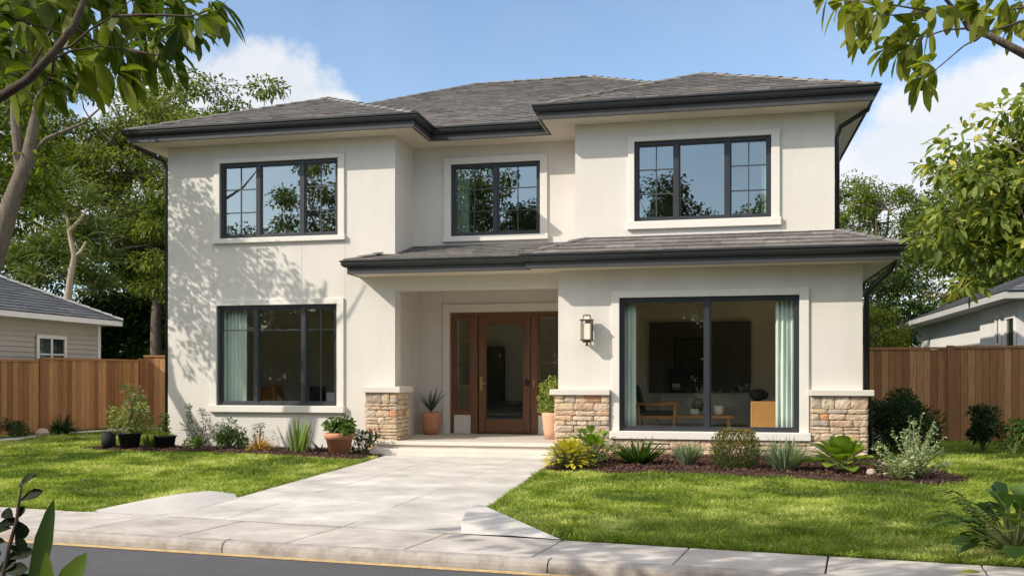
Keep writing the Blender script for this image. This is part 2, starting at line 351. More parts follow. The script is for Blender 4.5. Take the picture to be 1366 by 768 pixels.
M['rock'] = surf('garden_rock', (.30, .24, .19), (.42, .34, .28), rough=.9, nscale=8, bscale=20, bstr=.6, bdist=.02)
G1 = [(0, (.04, .065, .012)), (.4, (.09, .125, .022)), (.75, (.165, .20, .035)), (1, (.28, .29, .06))]
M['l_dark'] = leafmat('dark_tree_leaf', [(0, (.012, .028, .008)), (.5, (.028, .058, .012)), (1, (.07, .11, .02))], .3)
M['l_mid'] = leafmat('mid_tree_leaf', G1, .36)
M['l_yel'] = leafmat('yellow_green_leaf', [(0, (.07, .105, .015)), (.6, (.17, .21, .025)), (1, (.30, .30, .04))], .4)
M['l_near'] = leafmat('near_tree_leaf', [(0, (.045, .075, .010)), (.5, (.10, .14, .015)), (1, (.21, .235, .025))], .5, rough=.5)
M['l_bright'] = leafmat('bright_broad_leaf', [(0, (.08, .12, .025)), (.5, (.18, .235, .05)), (.85, (.30, .34, .08)), (1, (.50, .45, .10))], .4)
M['l_grey'] = leafmat('silver_leaf', [(0, (.10, .15, .09)), (.5, (.19, .25, .15)), (1, (.36, .40, .27))], .25)
M['l_sage'] = leafmat('grey_olive_leaf', [(0, (.05, .065, .035)), (1, (.13, .155, .085))], .25)
M['l_gold'] = leafmat('golden_leaf', [(0, (.30, .28, .02)), (.5, (.52, .47, .03)), (1, (.70, .62, .08))], .35, tcol=(1.1, 1.1, .6))
M['l_amber'] = leafmat('amber_leaf', [(0, (.20, .11, .02)), (.5, (.42, .25, .05)), (1, (.60, .42, .11))], .3, tcol=(1.1, 1, .6))
M['l_hosta'] = leafmat('hosta_leaf', [(0, (.07, .14, .018)), (.6, (.17, .26, .03)), (1, (.30, .36, .05))], .35, rough=.4)
M['l_deep'] = leafmat('deep_green_leaf', [(0, (.015, .035, .012)), (1, (.045, .085, .022))], .25)
M['l_bush'] = leafmat('bush_leaf', [(0, (.035, .075, .015)), (.6, (.085, .15, .03)), (1, (.16, .23, .06))], .35)
M['l_varieg'] = leafmat('variegated_leaf', [(0, (.10, .16, .06)), (.5, (.26, .33, .17)), (1, (.55, .56, .38))], .3)
M['petal'] = leafmat('white_petal', [(0, (.75, .74, .66)), (1, (.85, .84, .78))], .3, tcol=(1, 1, 1))
M['l_iris'] = leafmat('iris_blade', [(0, (.08, .14, .03)), (.5, (.15, .23, .05)), (1, (.28, .34, .10))], .3)
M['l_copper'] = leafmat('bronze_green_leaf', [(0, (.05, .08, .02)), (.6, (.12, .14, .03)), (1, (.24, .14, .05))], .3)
M['grass'] = leafmat('grass_blade', [(0, (.09, .14, .018)), (.4, (.195, .26, .03)), (.8, (.35, .42, .075)), (1, (.54, .56, .19))], .38, rough=.5, spec=.3)

# ------------------------------------------------------------------ ground, road, sidewalk
SO = Vector((-6.9, 8.14)); SU = Vector((.9911, -.1331)).normalized(); SV = Vector((SU.y, -SU.x)); SV = SV if SV.y < 0 else -SV
def sw(u, v):      # the pavement narrows slightly towards the right
    if v > .5: v += -.09 - .041 * min(10, max(-8, u))
    p = SO + SU * u + SV * v; return (p.x, p.y)
def strip(va, vb): return [sw(u, va) for u in (-70, -8, 0, 10, 80)] + [sw(u, vb) for u in (80, 10, 0, -8, -70)]
def sheet(name, poly, z, m, kind='structure'):
    b = MB(); n = len(poly); a = sum(poly[i][0] * poly[(i + 1) % n][1] - poly[(i + 1) % n][0] * poly[i][1] for i in range(n))
    if a < 0: poly = poly[::-1]
    b.add([(x, y, z) for x, y in poly], [tuple(range(n))]); return tag(b.build(name, m), kind=kind)
sheet('ground', [(-600, -600), (600, -600), (600, 600), (-600, 600)], -.14, M['lawn'])
WALKW = 1.06; KERB = .11; RW = 4.4
b = MB(); b.prism([sw(-70, 0), sw(80, 0), sw(80, -110), sw(-70, -110)], -.13, 0.0); tag(b.build('lawn', M['lawn']), kind='structure')
b = MB(); b.prism(strip(WALKW + KERB + RW + .12, 60), -.13, -.0); tag(b.build('far_verge', M['lawn']), kind='structure')
sheet('road', strip(WALKW + KERB - .02, WALKW + KERB + RW), -.088, M['asphalt'])
sheet('road_edge_line', strip(WALKW + KERB + .015, WALKW + KERB + .10), -.084, M['yellow'])
R = rnd(3); b = MB()
u = -40.3
while u < 40:
    w = .98; c = R.uniform(.2, .9)
    b.prism([sw(u + .006, .006), sw(u + w - .006, .006), sw(u + w - .006, WALKW - .004), sw(u + .006, WALKW - .004)], -.12, .004 + R.uniform(-.001, .001), c); u += w
tag(b.build('sidewalk', M['walk'], bevel=.006), kind='structure')
b = MB(); u = -40.9      # kerb stones with a rounded nose
prof = [(0, -.13), (0, .002), (.045, .002), (.075, -.004), (.098, -.02), (.108, -.045), (KERB + .004, -.13)]
while u < 40:
    w = 2.6; a = u + .004; e = u + w - .004; n = len(prof); vs = []
    for uu in (a, e):
        for v, z in prof:
            x, y = sw(uu, WALKW + v); vs.append((x, y, z))
    b.add(vs, [(i, i + 1, n + i + 1, n + i) for i in range(n - 1)] + [tuple(range(n)), tuple(range(2 * n - 1, n - 1, -1))]); u += w
tag(b.build('kerb', M['kerb'], bevel=.004), kind='structure')
b = MB(); v0 = WALKW + KERB + RW; b.prism(strip(v0, v0 + .14), -.13, .004); tag(b.build('far_kerb', M['kerb'], bevel=.01), kind='structure')

def clip(poly, nx, ny, c):     # keep nx*x+ny*y<=c
    out = []
    for i in range(len(poly)):
        p, q = poly[i], poly[(i + 1) % len(poly)]; a = nx * p[0] + ny * p[1] - c; d = nx * q[0] + ny * q[1] - c
        if a <= 0: out.append(p)
        if (a < 0 < d) or (d < 0 < a):
            t = a / (a - d); out.append((p[0] + (q[0] - p[0]) * t, p[1] + (q[1] - p[1]) * t))
    return out
# driveway slabs
def yline(x): return 8.14 + (x + 6.9) * SU.y / SU.x
DL = [(-5.35, 14.95), (-5.2, 13.36), (-5.07, 11.0), (-4.96, 9.35), (-4.95, yline(-4.95) + .01)]
DR = [(-2.02, yline(-2.02) + .01), (-2.17, 8.62), (-2.27, 10.8), (-2.36, 13.6), (-2.42, 14.95)]
drive = DL + DR
R = rnd(5); b = MB(); ys = [7.0]; 
while ys[-1] < 15: ys.append(ys[-1] + .93)
xs = [-5.6, -4.3, -3.1, -1.9]
for j in range(len(ys) - 1):
    for i in range(len(xs) - 1):
        g = .003
        P = drive
        for n_ in ((1, 0, xs[i + 1] - g), (-1, 0, -xs[i] - g), (0, 1, ys[j + 1] - g), (0, -1, -ys[j] - g)):
            P = clip(P, *n_)
            if len(P) < 3: break
        if len(P) >= 3:
            ar = abs(sum(P[k][0] * P[(k + 1) % len(P)][1] - P[(k + 1) % len(P)][0] * P[k][1] for k in range(len(P)))) / 2
            if ar > .02: b.prism(P, -.1, .012 + R.uniform(-.0015, .0015), R.uniform(.25, .95))
tag(b.build('driveway', M['conc'], bevel=.0015), kind='structure')
tag(MB().prism(drive, -.09, .003).build('driveway_bed', M['kerb']), kind='structure')
tag(MB().prism([(-5.86, 7.97), (-5.4, 8.8), (-4.97, 9.2), (-4.9, 7.80), (-5.86, 7.93)], -.09, .005).build('apron_bed', M['apron']), kind='structure')
# side aprons (raised concrete returns beside the driveway)
b = MB(); yA, yB = yline(-2.03), yline(-1.2)
b.add([(-2.04, yA + .0, .007), (-1.20, yB, .008), (-2.17, 8.42, .15), (-2.09, yA + .16, .072), (-2.12, 8.62, -.05), (-1.22, yB + .1, -.05), (-2.15, 8.0, .11), (-1.62, yline(-1.62) + .02, .012), (-1.66, yline(-1.62) + .22, .055)],
      [(0, 7, 3), (7, 8, 3), (7, 1, 8), (3, 8, 6), (8, 2, 6), (8, 1, 2), (1, 5, 2), (2, 5, 4), (0, 3, 6, 2, 4)])
o = b.build('apron_kerb', M['apron'], bevel=.012); tag(o, 'pale wedge shaped concrete return at the right foot of the driveway', 'kerb return', 'concrete returns at the driveway foot')
b = MB(); n = 12; m_ = 6; vs = []; fs = []
def poly_at(P, t):
    k = min(int(t * (len(P) - 1)), len(P) - 2); f = t * (len(P) - 1) - k; return [P[k][i] + (P[k + 1][i] - P[k][i]) * f for i in range(len(P[0]))]
ridge_l = [(-5.80, 8.03, .012), (-5.58, 8.45, .06), (-5.38, 8.85, .09), (-5.18, 9.12, .095), (-4.99, 9.25, .05)]
outer_l = [(-5.80, 7.985, .007), (-5.35, 7.925, .007), (-4.98, 7.875, .007), (-4.90, 8.45, .014), (-4.93, 9.22, .014)]
for i in range(n):
    t = i / (n - 1); A, B = poly_at(ridge_l, t), poly_at(outer_l, t)
    for k in range(m_): q = k / (m_ - 1); h_ = (1 - q) ** 1.7; vs.append((A[0] + (B[0] - A[0]) * q, A[1] + (B[1] - A[1]) * q, B[2] + (A[2] - B[2]) * h_))
    vs.append((A[0] - .01, A[1] + .02, -.05))
for i in range(n - 1):
    for k in range(m_ - 1): a = i * (m_ + 1) + k; fs.append((a, a + 1, a + m_ + 2, a + m_ + 1))
    a = i * (m_ + 1); fs.append((a, a + m_ + 1, a + 2 * m_ + 1, a + m_))
b.add(vs, fs); o = b.build('apron_kerb', M['apron'], smooth=True); tag(o, 'curved sloping concrete return at the left foot of the driveway', 'kerb return', 'concrete returns at the driveway foot')
# garden path by the left fence
b = MB(); b.prism([(-13.96, 16.2), (-14.66, 17.0), (-15.3, 15.5), (-14.4, 14.6)], -.05, .012); b.prism([(-13.96, 16.21), (-14.66, 17.01), (-15.1, 20.2), (-14.62, 19.5)], -.05, .014)
b.prism([(-14.62, 19.51), (-15.1, 20.21), (-14.6, 22.2), (-10.2, 22.2), (-10.2, 21.45), (-13.9, 21.45)], -.05, .013)
tag(b.build('garden_path', M['conc']), kind='structure')
tag(MB().box(2.6, 4.05, 19.9, 20.7, -.1, .15).build('concrete_pad', M['kerb'], bevel=.01), kind='structure')

# ------------------------------------------------------------------ grass and mulch
def inpoly(x, y, poly):
    ins = np.zeros(len(x), bool); n = len(poly); j = n - 1
    for i in range(n):
        xi, yi = poly[i]; xj, yj = poly[j]
        c = ((yi > y) != (yj > y)) & (x < (xj - xi) * (y - yi) / (yj - yi + 1e-12) + xi); ins ^= c; j = i
    return ins
bedL = [(-11.2, 15.75), (-11.25, 15.2), (-10.6, 14.88), (-9.5, 14.86), (-8.2, 14.8), (-7.3, 14.62), (-6.5, 14.3), (-5.9, 14.1), (-5.45, 14.12), (-5.34, 15.4), (-5.9, 15.76)]
bedR = [(-2.40, 15.6), (-2.42, 14.2), (-2.37, 12.85), (-1.9, 12.72), (-.1, 12.78), (.9, 12.5), (1.7, 12.15), (2.3, 11.95), (2.85, 12.25), (3.05, 12.9), (2.95, 13.9), (2.5, 15.2), (2.3, 15.9)]
def bigx(v): return max(v, 0)
lawnL = [(-18, yline(-18) + .03), (-5.85, yline(-5.85) + .02), (-5.62, 8.32), (-5.3, 8.75), (-4.98, 9.22), (-5.09, 11.0), (-5.22, 13.36), (-5.38, 14.6), (-9.7, 16.2), (-10.1, 16.2), (-10.1, 23), (-16, 23), (-18, 16)]
lawnR = [(-1.2, yline(-1.2) + .03), (7, yline(7) + .03), (8, 20.7), (2.4, 20.7), (2.3, 15.2), (-2.4, 14.5), (-2.35, 13.6), (-2.24, 10.8), (-2.15, 8.80)]
house_foot = [(-9.95, 15.6), (2.3, 15.4), (2.3, 28), (-9.95, 28)]
pathp = [(-13.9, 16.2), (-14.6, 19.4), (-13.9, 21.4), (-10.2, 21.4), (-10.2, 22.3), (-15.3, 22.3), (-15.2, 17), (-15.3, 15.5), (-14.4, 14.6)]
padp = [(2.55, 19.85), (4.1, 19.85), (4.1, 20.75), (2.55, 20.75)]
R = rnd(11); X = []; Y = []
for poly, dens in ((lawnL, 1), (lawnR, 1)):
    xs_ = [p[0] for p in poly]; ys_ = [p[1] for p in poly]
    A = (max(xs_) - min(xs_)) * (max(ys_) - min(ys_)); n = int(A * 5200)
    x = R.uniform(min(xs_), max(xs_), n); y = R.uniform(min(ys_), max(ys_), n)
    keep = inpoly(x, y, poly) & ~inpoly(x, y, house_foot) & ~inpoly(x, y, pathp) & ~inpoly(x, y, padp)
    x, y = x[keep], y[keep]
    d = -ST * x + CT * y; r = CT * x + ST * y
    keep = (np.abs(r) < d * .66 + 1.3) & (R.random(len(x)) < np.clip(9.5 / d, .3, 1) ** 1.5)
    x, y = x[keep], y[keep]
    jit = R.normal(0, .03, (2, len(x)))
    keep = ~inpoly(x + jit[0], y + jit[1], bedL) & ~inpoly(x + jit[0], y + jit[1], bedR)
    X.append(x[keep]); Y.append(y[keep])
X = np.concatenate(X); Y = np.concatenate(Y); n = len(X)
def vnoise(x, y, f, seed):
    r = np.random.default_rng(seed); G = r.random((256, 256)); xf = x * f + 100; yf = y * f + 100
    xi = np.floor(xf).astype(int); yi = np.floor(yf).astype(int); u = xf - xi; v = yf - yi; u = u * u * (3 - 2 * u); v = v * v * (3 - 2 * v)
    g = lambda a, b_: G[(a) % 256, (b_) % 256]
    return (g(xi, yi) * (1 - u) + g(xi + 1, yi) * u) * (1 - v) + (g(xi, yi + 1) * (1 - u) + g(xi + 1, yi + 1) * u) * v
n_a = vnoise(X, Y, 1.1, 1) * .5 + vnoise(X, Y, 3.3, 2) * .32 + vnoise(X, Y, 9, 3) * .18
n_b = vnoise(X, Y, 2.3, 4) * .6 + vnoise(X, Y, 6.5, 5) * .4
lean = np.stack([vnoise(X, Y, 4.2, 6) - .5, vnoise(X, Y, 4.2, 7) - .5], 1) * 2.2
D = np.stack([R.normal(0, .42, n) + lean[:, 0], R.normal(0, .42, n) + lean[:, 1], np.full(n, 1.0)], 1)
Lg = (.03 + .13 * n_b ** 1.5) * R.uniform(.5, 1.4, n)
an = R.uniform(0, 2 * math.pi, n); NN = np.stack([np.cos(an), np.sin(an), np.full(n, .15)], 1)
wid = R.uniform(.005, .009, n) * np.clip((-ST * X + CT * Y) / 9, 1, 1.9)
tint = np.clip(.5 + (n_a - .5) * 2.2 + R.normal(0, .16, n) + (R.random(n) < .03) * .45, 0, 1)
LEAVES['grass'] = ([(0, -.8, 0), (0, .8, 0), (.55, -.8, .1), (.55, .8, .1), (1, 0, 0)], [(0, 1, 3), (0, 3, 2), (2, 3, 4)])
g = Leaves(); g.add(np.stack([X, Y, np.full(n, -.003)], 1), D, NN, Lg, wid, .35, tint)

# longer blades leaning over the paved edges
for P_, Q_, nx_, ny_ in [(sw(-9, -.01), sw(1.15, -.01), 0, -1), (sw(5.75, -.01), sw(13, -.01), 0, -1), ((-5.0, 9.3), (-5.10, 11.0), 1, 0), ((-5.10, 11.0), (-5.24, 13.4), 1, 0), ((-5.24, 13.4), (-5.36, 14.2), 1, 0), ((-2.14, 8.7), (-2.24, 10.8), -1, 0), ((-2.24, 10.8), (-2.33, 12.8), -1, 0)]:
    ln_ = math.dist(P_, Q_); m_ = int(ln_ * 420); t_ = R.random(m_)[:, None]; p_ = np.array(P_) * (1 - t_) + np.array(Q_) * t_ - np.array([nx_, ny_]) * np.abs(R.normal(0, .035, (m_, 1))) + np.array([nx_, ny_]) * .012 * vnoise(t_[:, 0] * ln_, t_[:, 0], 4, 9)[:, None]
    g.add(np.concatenate([p_, np.full((m_, 1), -.003)], 1), np.stack([R.normal(nx_ * .35, .4, m_), R.normal(ny_ * .35, .4, m_), np.ones(m_)], 1), R.normal(0, 1, (m_, 3)) + [0, 0, .2], R.uniform(.04, .12, m_), R.uniform(.006, .01, m_), .4, np.clip(R.normal(.4, .2, m_), 0, 1))
# a few broad leaved weeds and clover tufts in the turf
for k in range(150):
    i_ = int(R.integers(0, len(X))); m_ = 7; a_ = R.uniform(0, 6.28, m_)
    g.add(np.tile([X[i_], Y[i_], .012], (m_, 1)), np.stack([np.cos(a_), np.sin(a_), R.uniform(.2, .8, m_)], 1), np.tile([0, 0, 1.], (m_, 1)), R.uniform(.04, .09, m_), .022, .3, R.uniform(.0, .45, m_))
tag(g.build('grass', M['grass'], 'grass'), kind='stuff')
def bed(name, poly, seed, nchips):
    # gently mounded sheet, then chips
    cx = sum(p[0] for p in poly) / len(poly); cy = sum(p[1] for p in poly) / len(poly)
    vs = [(cx, cy, .06)]; k = len(poly)
    for s_, z in ((.85, .05), (1, .006)):
        vs += [(cx + (x - cx) * s_, cy + (y - cy) * s_, z) for x, y in poly]
    fs = [(0, 1 + i, 1 + (i + 1) % k) for i in range(k)] + [(1 + i, 1 + k + i, 1 + k + (i + 1) % k, 1 + (i + 1) % k) for i in range(k)]
    b = MB(); b.add(vs, fs); tag(b.build(name, M['mulch']), kind='structure')
    R = rnd(seed); xs_ = [p[0] for p in poly]; ys_ = [p[1] for p in poly]
    x = R.uniform(min(xs_) - .05, max(xs_) + .05, nchips); y = R.uniform(min(ys_) - .05, max(ys_), nchips)
    kp = inpoly(x, y + R.uniform(-.02, .05, nchips), poly); x, y = x[kp], y[kp]; m = len(x)
    L = Leaves(); d = np.stack([R.normal(0, 1, m), R.normal(0, 1, m), R.normal(0, .35, m)], 1); nn = np.stack([R.normal(0, .5, m), R.normal(0, .5, m), np.ones(m)], 1)
    # height follows the mound roughly
    dx = (x - cx); dy = (y - cy); zz = np.full(m, .05)
    for e in range(0, 1): pass
    inner = inpoly(cx + dx / .85, cy + dy / .85, poly); zz = np.where(inner, .055, .022)
    L.add(np.stack([x, y, zz + R.uniform(-.01, .012, m)], 1), d, nn, R.uniform(.02, .06, m), R.uniform(.01, .028, m), .0, R.random(m) ** 1.6)
    tag(L.build('mulch_chips', M['chip'], 'simple'), kind='stuff')
bed('mulch_bed', bedL, 21, 22000); bed('mulch_bed', bedR, 22, 42000)

# ------------------------------------------------------------------ the house
FY, RY, CY, DY = 15.74, 15.5, 16.74, 17.7         # front, right ground-floor, recess and door planes
H = empty('house', (-3.8, 20, 0), 'cream stucco two storey house with grey tiled hip roof and black window frames', 'house')
def wall_y(b, x0, x1, z0, z1, y, holes=(), t=.16):
    xs = sorted({x0, x1, *[h[0] for h in holes], *[h[1] for h in holes]}); zs = sorted({z0, z1, *[h[2] for h in holes], *[h[3] for h in holes]})
    for i in range(len(xs) - 1):
        for j in range(len(zs) - 1):
            mx_, mz = (xs[i] + xs[i + 1]) / 2, (zs[j] + zs[j + 1]) / 2
            if any(h[0] < mx_ < h[1] and h[2] < mz < h[3] for h in holes): continue
            b.add([(xs[i], y, zs[j]), (xs[i + 1], y, zs[j]), (xs[i + 1], y, zs[j + 1]), (xs[i], y, zs[j + 1])], [(0, 1, 2, 3)])
    for h in holes:
        a, c, d, e = h; q = y + t
        b.add([(a, y, d), (a, q, d), (a, q, e), (a, y, e)], [(0, 1, 2, 3)]); b.add([(c, y, d), (c, y, e), (c, q, e), (c, q, d)], [(0, 1, 2, 3)])
        b.add([(a, y, e), (a, q, e), (c, q, e), (c, y, e)], [(0, 1, 2, 3)]); b.add([(a, y, d), (c, y, d), (c, q, d), (a, q, d)], [(0, 1, 2, 3)])
def wall_x(b, x, y0, y1, z0, z1, face=1):
    v = [(x, y0, z0), (x, y1, z0), (x, y1, z1), (x, y0, z1)]
    b.add(v, [(0, 1, 2, 3) if face > 0 else (3, 2, 1, 0)])
WIN = {'UL': (-8.77, -6.51, 3.77, 5.12, FY), 'LL': (-8.83, -6.53, .79, 2.57, FY), 'C': (-4.75, -3.11, 3.83, 5.13, CY), 'UR': (-1.36, .80, 3.82, 5.125, FY), 'LR': (-1.58, 1.21, .425, 2.565, RY)}
h = lambda k: WIN[k][:4]
DX0, DX1, DZ0, DZ1 = -5.05, -2.84, .22, 2.53
b = MB()
wall_y(b, -9.81, -5.47, -.1, 5.45, FY, [h('UL'), h('LL')])
wall_x(b, -9.81, FY, 28.2, -.1, 5.45, -1)
wall_x(b, -5.47, FY, CY, 2.9, 5.45); wall_y(b, -5.47, -2.337, 3.1, 5.45, CY, [h('C')]); wall_x(b, -2.337, FY, CY, 3.1, 5.45, -1)
wall_y(b, -2.337, 1.757, 3.02, 5.45, FY, [h('UR')]); wall_x(b, 1.757, FY, 28.2, 3.0, 5.45)
wall_y(b, -2.58, 2.14, -.1, 3.02, RY, [h('LR')]); wall_x(b, 2.14, RY, 28.2, -.1, 3.02); wall_x(b, -2.58, RY, DY, -.1, 3.02, -1)
b.add([(-9.81, 28.2, -.1), (2.14, 28.2, -.1), (2.14, 28.2, 3.02), (1.757, 28.2, 3.02), (1.757, 28.2, 5.45), (-9.81, 28.2, 5.45)], [(0, 1, 2, 3, 4, 5)])
# porch: jamb, beam, side and back walls, ceiling
b.box(-5.468, -2.58, FY, 16.05, 2.79, 3.12); b.box(-5.64, -5.472, FY + .002, 16.05, .1, 3.12)
wall_x(b, -5.64, 16.05, DY, .1, 3.0); wall_y(b, -5.64, -2.58, .1, 3.0, DY, [(DX0, DX1, DZ0, DZ1)])
b.add([(-5.64, 16.05, 2.98), (-5.64, DY, 2.98), (-2.58, DY, 2.98), (-2.58, 16.05, 2.98)], [(0, 1, 2, 3)])
tag(b.build('wall', M['stucco'], H), 'cream stucco wall')
for i, (x, z0, z1, y) in enumerate([(-8.04, .55 + 2.13, 3.66, FY), (-7.2, 2.7, 3.66, FY), (-6.385, 2.68, 3.66, FY), (-6.385, .0, .66, FY), (-8.9, 2.7, 3.68, FY), (.94, 2.0 + 1.6, 3.66, FY), (-5.19, .3, 2.95, DY)]):
    MB().box(x - .004, x + .004, y - .0015, y + .02, z0, z1).build('control_joint', M['joint'], H)
# rooms behind the glass
def room(name, x0, x1, y0, y1, z0, z1, m=M['room'], fl=M['floorwood']):
    b = MB(); b.add([(x0, y0, z0), (x0, y1, z0), (x0, y1, z1), (x0, y0, z1), (x1, y0, z0), (x1, y1, z0), (x1, y1, z1), (x1, y0, z1)], [(0, 1, 2, 3), (4, 7, 6, 5), (1, 5, 6, 2), (3, 2, 6, 7)])
    r = b.build('room', m, H); MB().add([(x0, y0, z0), (x1, y0, z0), (x1, y1, z0), (x0, y1, z0)], [(0, 1, 2, 3)]).build('room_floor', fl, r)
room('a', -9.75, -5.7, FY + .01, 19.2, .22, 2.9); room('b', -9.75, -5.5, FY + .01, 19.6, 3.3, 5.4); room('c', -5.4, -2.4, CY + .01, 20.4, 3.35, 5.4)
room('d', -2.3, 1.7, FY + .01, 19.6, 3.3, 5.4); room('e', -2.52, 2.1, RY + .01, 19.2, .22, 2.9); room('f', -5.3, -2.6, DY + .01, 20.4, .21, 2.8)
# trims and sills
def window(key, mull, bays, glass, sillz=None, name=None, label=None):
    x0, x1, z0, z1, y = WIN[key]; fy0, fy1 = y + .035, y + .105
    f = MB(); f.frame(x0, x1, z0, z1, .055, fy0, fy1)
    edges = [x0 + .055] + [m for m in mull for _ in (0, 1)] + [x1 - .055]
    for m in mull: f.box(m - .035, m + .035, fy0 + .002, fy1, z0 + .055, z1 - .055)
    w = f.build('window', M['frame'], H, bevel=.004)
    if label: w['label'] = label
    cells = []; xs = [x0 + .055] + [q for m in mull for q in (m - .035, m + .035)] + [x1 - .055]
    for i in range(0, len(xs), 2): cells.append((xs[i], xs[i + 1]))
    za, zb = z0 + .055, z1 - .055
    for (a, c), (nx, hz) in zip(cells, bays):
        s = .022; MB().frame(a + .001, c - .001, za + .001, zb - .001, s, fy0 + .018, fy1 - .006).build('sash', M['frame'], w, bevel=.003)
        MB().box(a + s, c - s, fy0 + .04, fy0 + .046, za + s, zb - s).build('pane', glass, w)
        for k in range(1, nx): xx = a + (c - a) * k / nx; MB().box(xx - .009, xx + .009, fy0 + .03, fy0 + .037, za + s, zb - s).build('glazing_bar', M['bar'], w)
        for q in hz: zz = za + (zb - za) * q; MB().box(a + s, c - s, fy0 + .0295, fy0 + .0365, zz - .009, zz + .009).build('glazing_bar', M['bar'], w)
    return w
def trim(key, l, r, t, bt, sill=.05, sillh=.07, y0=None, parent=None):
    x0, x1, z0, z1, y = WIN[key]; b = MB(); p = .035
    b.box(x0 - l, x0, y - p, y + .03, z0, z1 + t); b.box(x1, x1 + r, y - p, y + .03, z0, z1 + t); b.box(x0, x1, y - p, y + .03, z1, z1 + t)
    b.build('trim', M['trim'], parent, bevel=.006)
    MB().box(x0 - l - .02, x1 + r + .02, y - p - sill, y + .034, z0 - bt, z0 - .001).build('sill', M['trim'], parent, bevel=.008)
T3 = (1 / 3, 2 / 3)
w = window('UL', [-8.04, -7.2], [(2, T3), (1, ()), (2, T3)], M['glass_up'], label='upper left window of three lights'); trim('UL', .11, .12, .08, .09, .03, parent=w)
w = window('LL', [-8.09, -7.18], [(1, (.77,)), (1, (.77,)), (2, (.77,))], M['glass_low'], label='lower left window of three lights'); trim('LL', .12, .13, .10, .12, .05, parent=w)
w = window('C', [-3.93], [(2, T3), (2, T3)], M['glass_up'], label='middle upper window of two lights'); trim('C', .13, .13, .12, .10, .03, parent=w)
w = window('UR', [-.68, .13], [(2, T3), (1, ()), (2, T3)], M['glass_up'], label='upper right window of three lights'); trim('UR', .10, .13, .08, .13, .03, parent=w)
w = window('LR', [-.19], [(1, ()), (1, ())], M['glass_low'], label='large picture window of two panes'); trim('LR', .13, .14, .11, .12, .10, parent=w)
# door set
fy0, fy1 = DY + .05, DY + .15
b = MB(); b.frame(DX0, DX1, DZ0, DZ1, .07, fy0, fy1, wb=.0001)
for x in (-4.58, -3.41): b.box(x - .065, x + .065, fy0 - .01, fy1, DZ0, DZ1 - .07)
b.box(DX0 + .07, -4.645, fy0, fy1, .58, .66); b.box(-3.345, DX1 - .07, fy0, fy1, .58, .66)
dr = b.build('front_door', M['doorwood'], H, bevel=.006); dr['label'] = 'brown wooden front door set with glazed side lights'
MB().box(DX0 + .002, -4.65, fy0 + .01, fy1, DZ0, .578).build('side_panel', M['stucco'], dr); MB().box(-3.34, DX1 - .002, fy0 + .01, fy1, DZ0, .578).build('side_panel', M['stucco'], dr)
lx0, lx1 = -4.5, -3.49
b = MB(); b.frame(lx0, lx1, DZ0 + .02, DZ1 - .09, .13, fy0 + .02, fy1 - .02, wb=.24); b.build('door_leaf', M['doorwood'], dr, bevel=.008)
b = MB(); b.frame(lx0 + .13, lx1 - .13, DZ0 + .26, DZ1 - .22, .018, fy0 + .012, fy0 + .05); b.build('glazing_bead', M['doorwood'], dr, bevel=.004)
MB().box(lx0 + .125, lx1 - .125, fy0 + .055, fy0 + .062, DZ0 + .25, DZ1 - .215).build('pane', M['glass_door'], dr)
for a, c in ((DX0 + .07, -4.645), (-3.345, DX1 - .07)):
    b = MB(); b.frame(a + .002, c - .002, .662, DZ1 - .072, .035, fy0 + .02, fy1 - .02); b.build('side_light_frame', M['doorwood'], dr, bevel=.004)
    MB().box(a + .03, c - .03, fy0 + .055, fy0 + .062, .69, DZ1 - .1).build('pane', M['glass_door'], dr)
    for q in (.27, .5, .745): zz = .66 + (DZ1 - .73) * q; MB().box(a + .037, c - .037, fy0 + .045, fy0 + .053, zz - .008, zz + .008).build('glazing_bar', M['doorwood'], dr)
b = MB(); b.box(lx0 + .03, lx0 + .075, fy0 + .008, fy0 + .02, 1.05, 1.30); b.tube([(lx0 + .052, fy0 + .01, 1.18), (lx0 + .052, fy0 - .035, 1.18), (lx0 + .16, fy0 - .035, 1.175)], .009); b.build('lever_handle', M['brass'], dr, bevel=.003)
b = MB(); pr = [(0.0, 0), (.042, 0), (.045, .02), (.036, .05), (0, .055)]; n = 20; vs = []
for r_, q in pr:
    for k in range(n): a = 2 * math.pi * k / n; vs.append((lx1 - .06 + r_ * math.cos(a), fy0 + .02 - q, 1.19 + 1.25 * r_ * math.sin(a)))
b.add(vs, [(i * n + k, (i + 1) * n + k, (i + 1) * n + (k + 1) % n, i * n + (k + 1) % n) for i in range(len(pr) - 1) for k in range(n)]); b.build('door_lock', M['black'], dr, smooth=True)
b = MB(); b.box(-3.43, -3.405, fy0 - .022, fy0 - .011, 1.11, 1.25); b.build('bell_plate', M['brass'], dr)
b = MB(); b.frame(DX0 - .13, DX1 + .13, .22, DZ1 + .15, .128, DY - .03, DY + .02, wb=.0001); b.build('door_surround', M['trim'], dr, bevel=.006)
# porch floor and steps
b = MB(); b.box(-5.64, -2.585, 15.25, DY + .2, -.05, .22); b.build('porch_floor', M['porch'], H, bevel=.012)
b = MB(); b.box(-5.64, -2.50, 14.93, 15.249, -.05, .115); b.build('step', M['cap'], H, bevel=.012)
MB().box(-5.655, -2.59, 15.215, 15.2495, .165, .2235).build('nosing', M['cap'], H, bevel=.006)
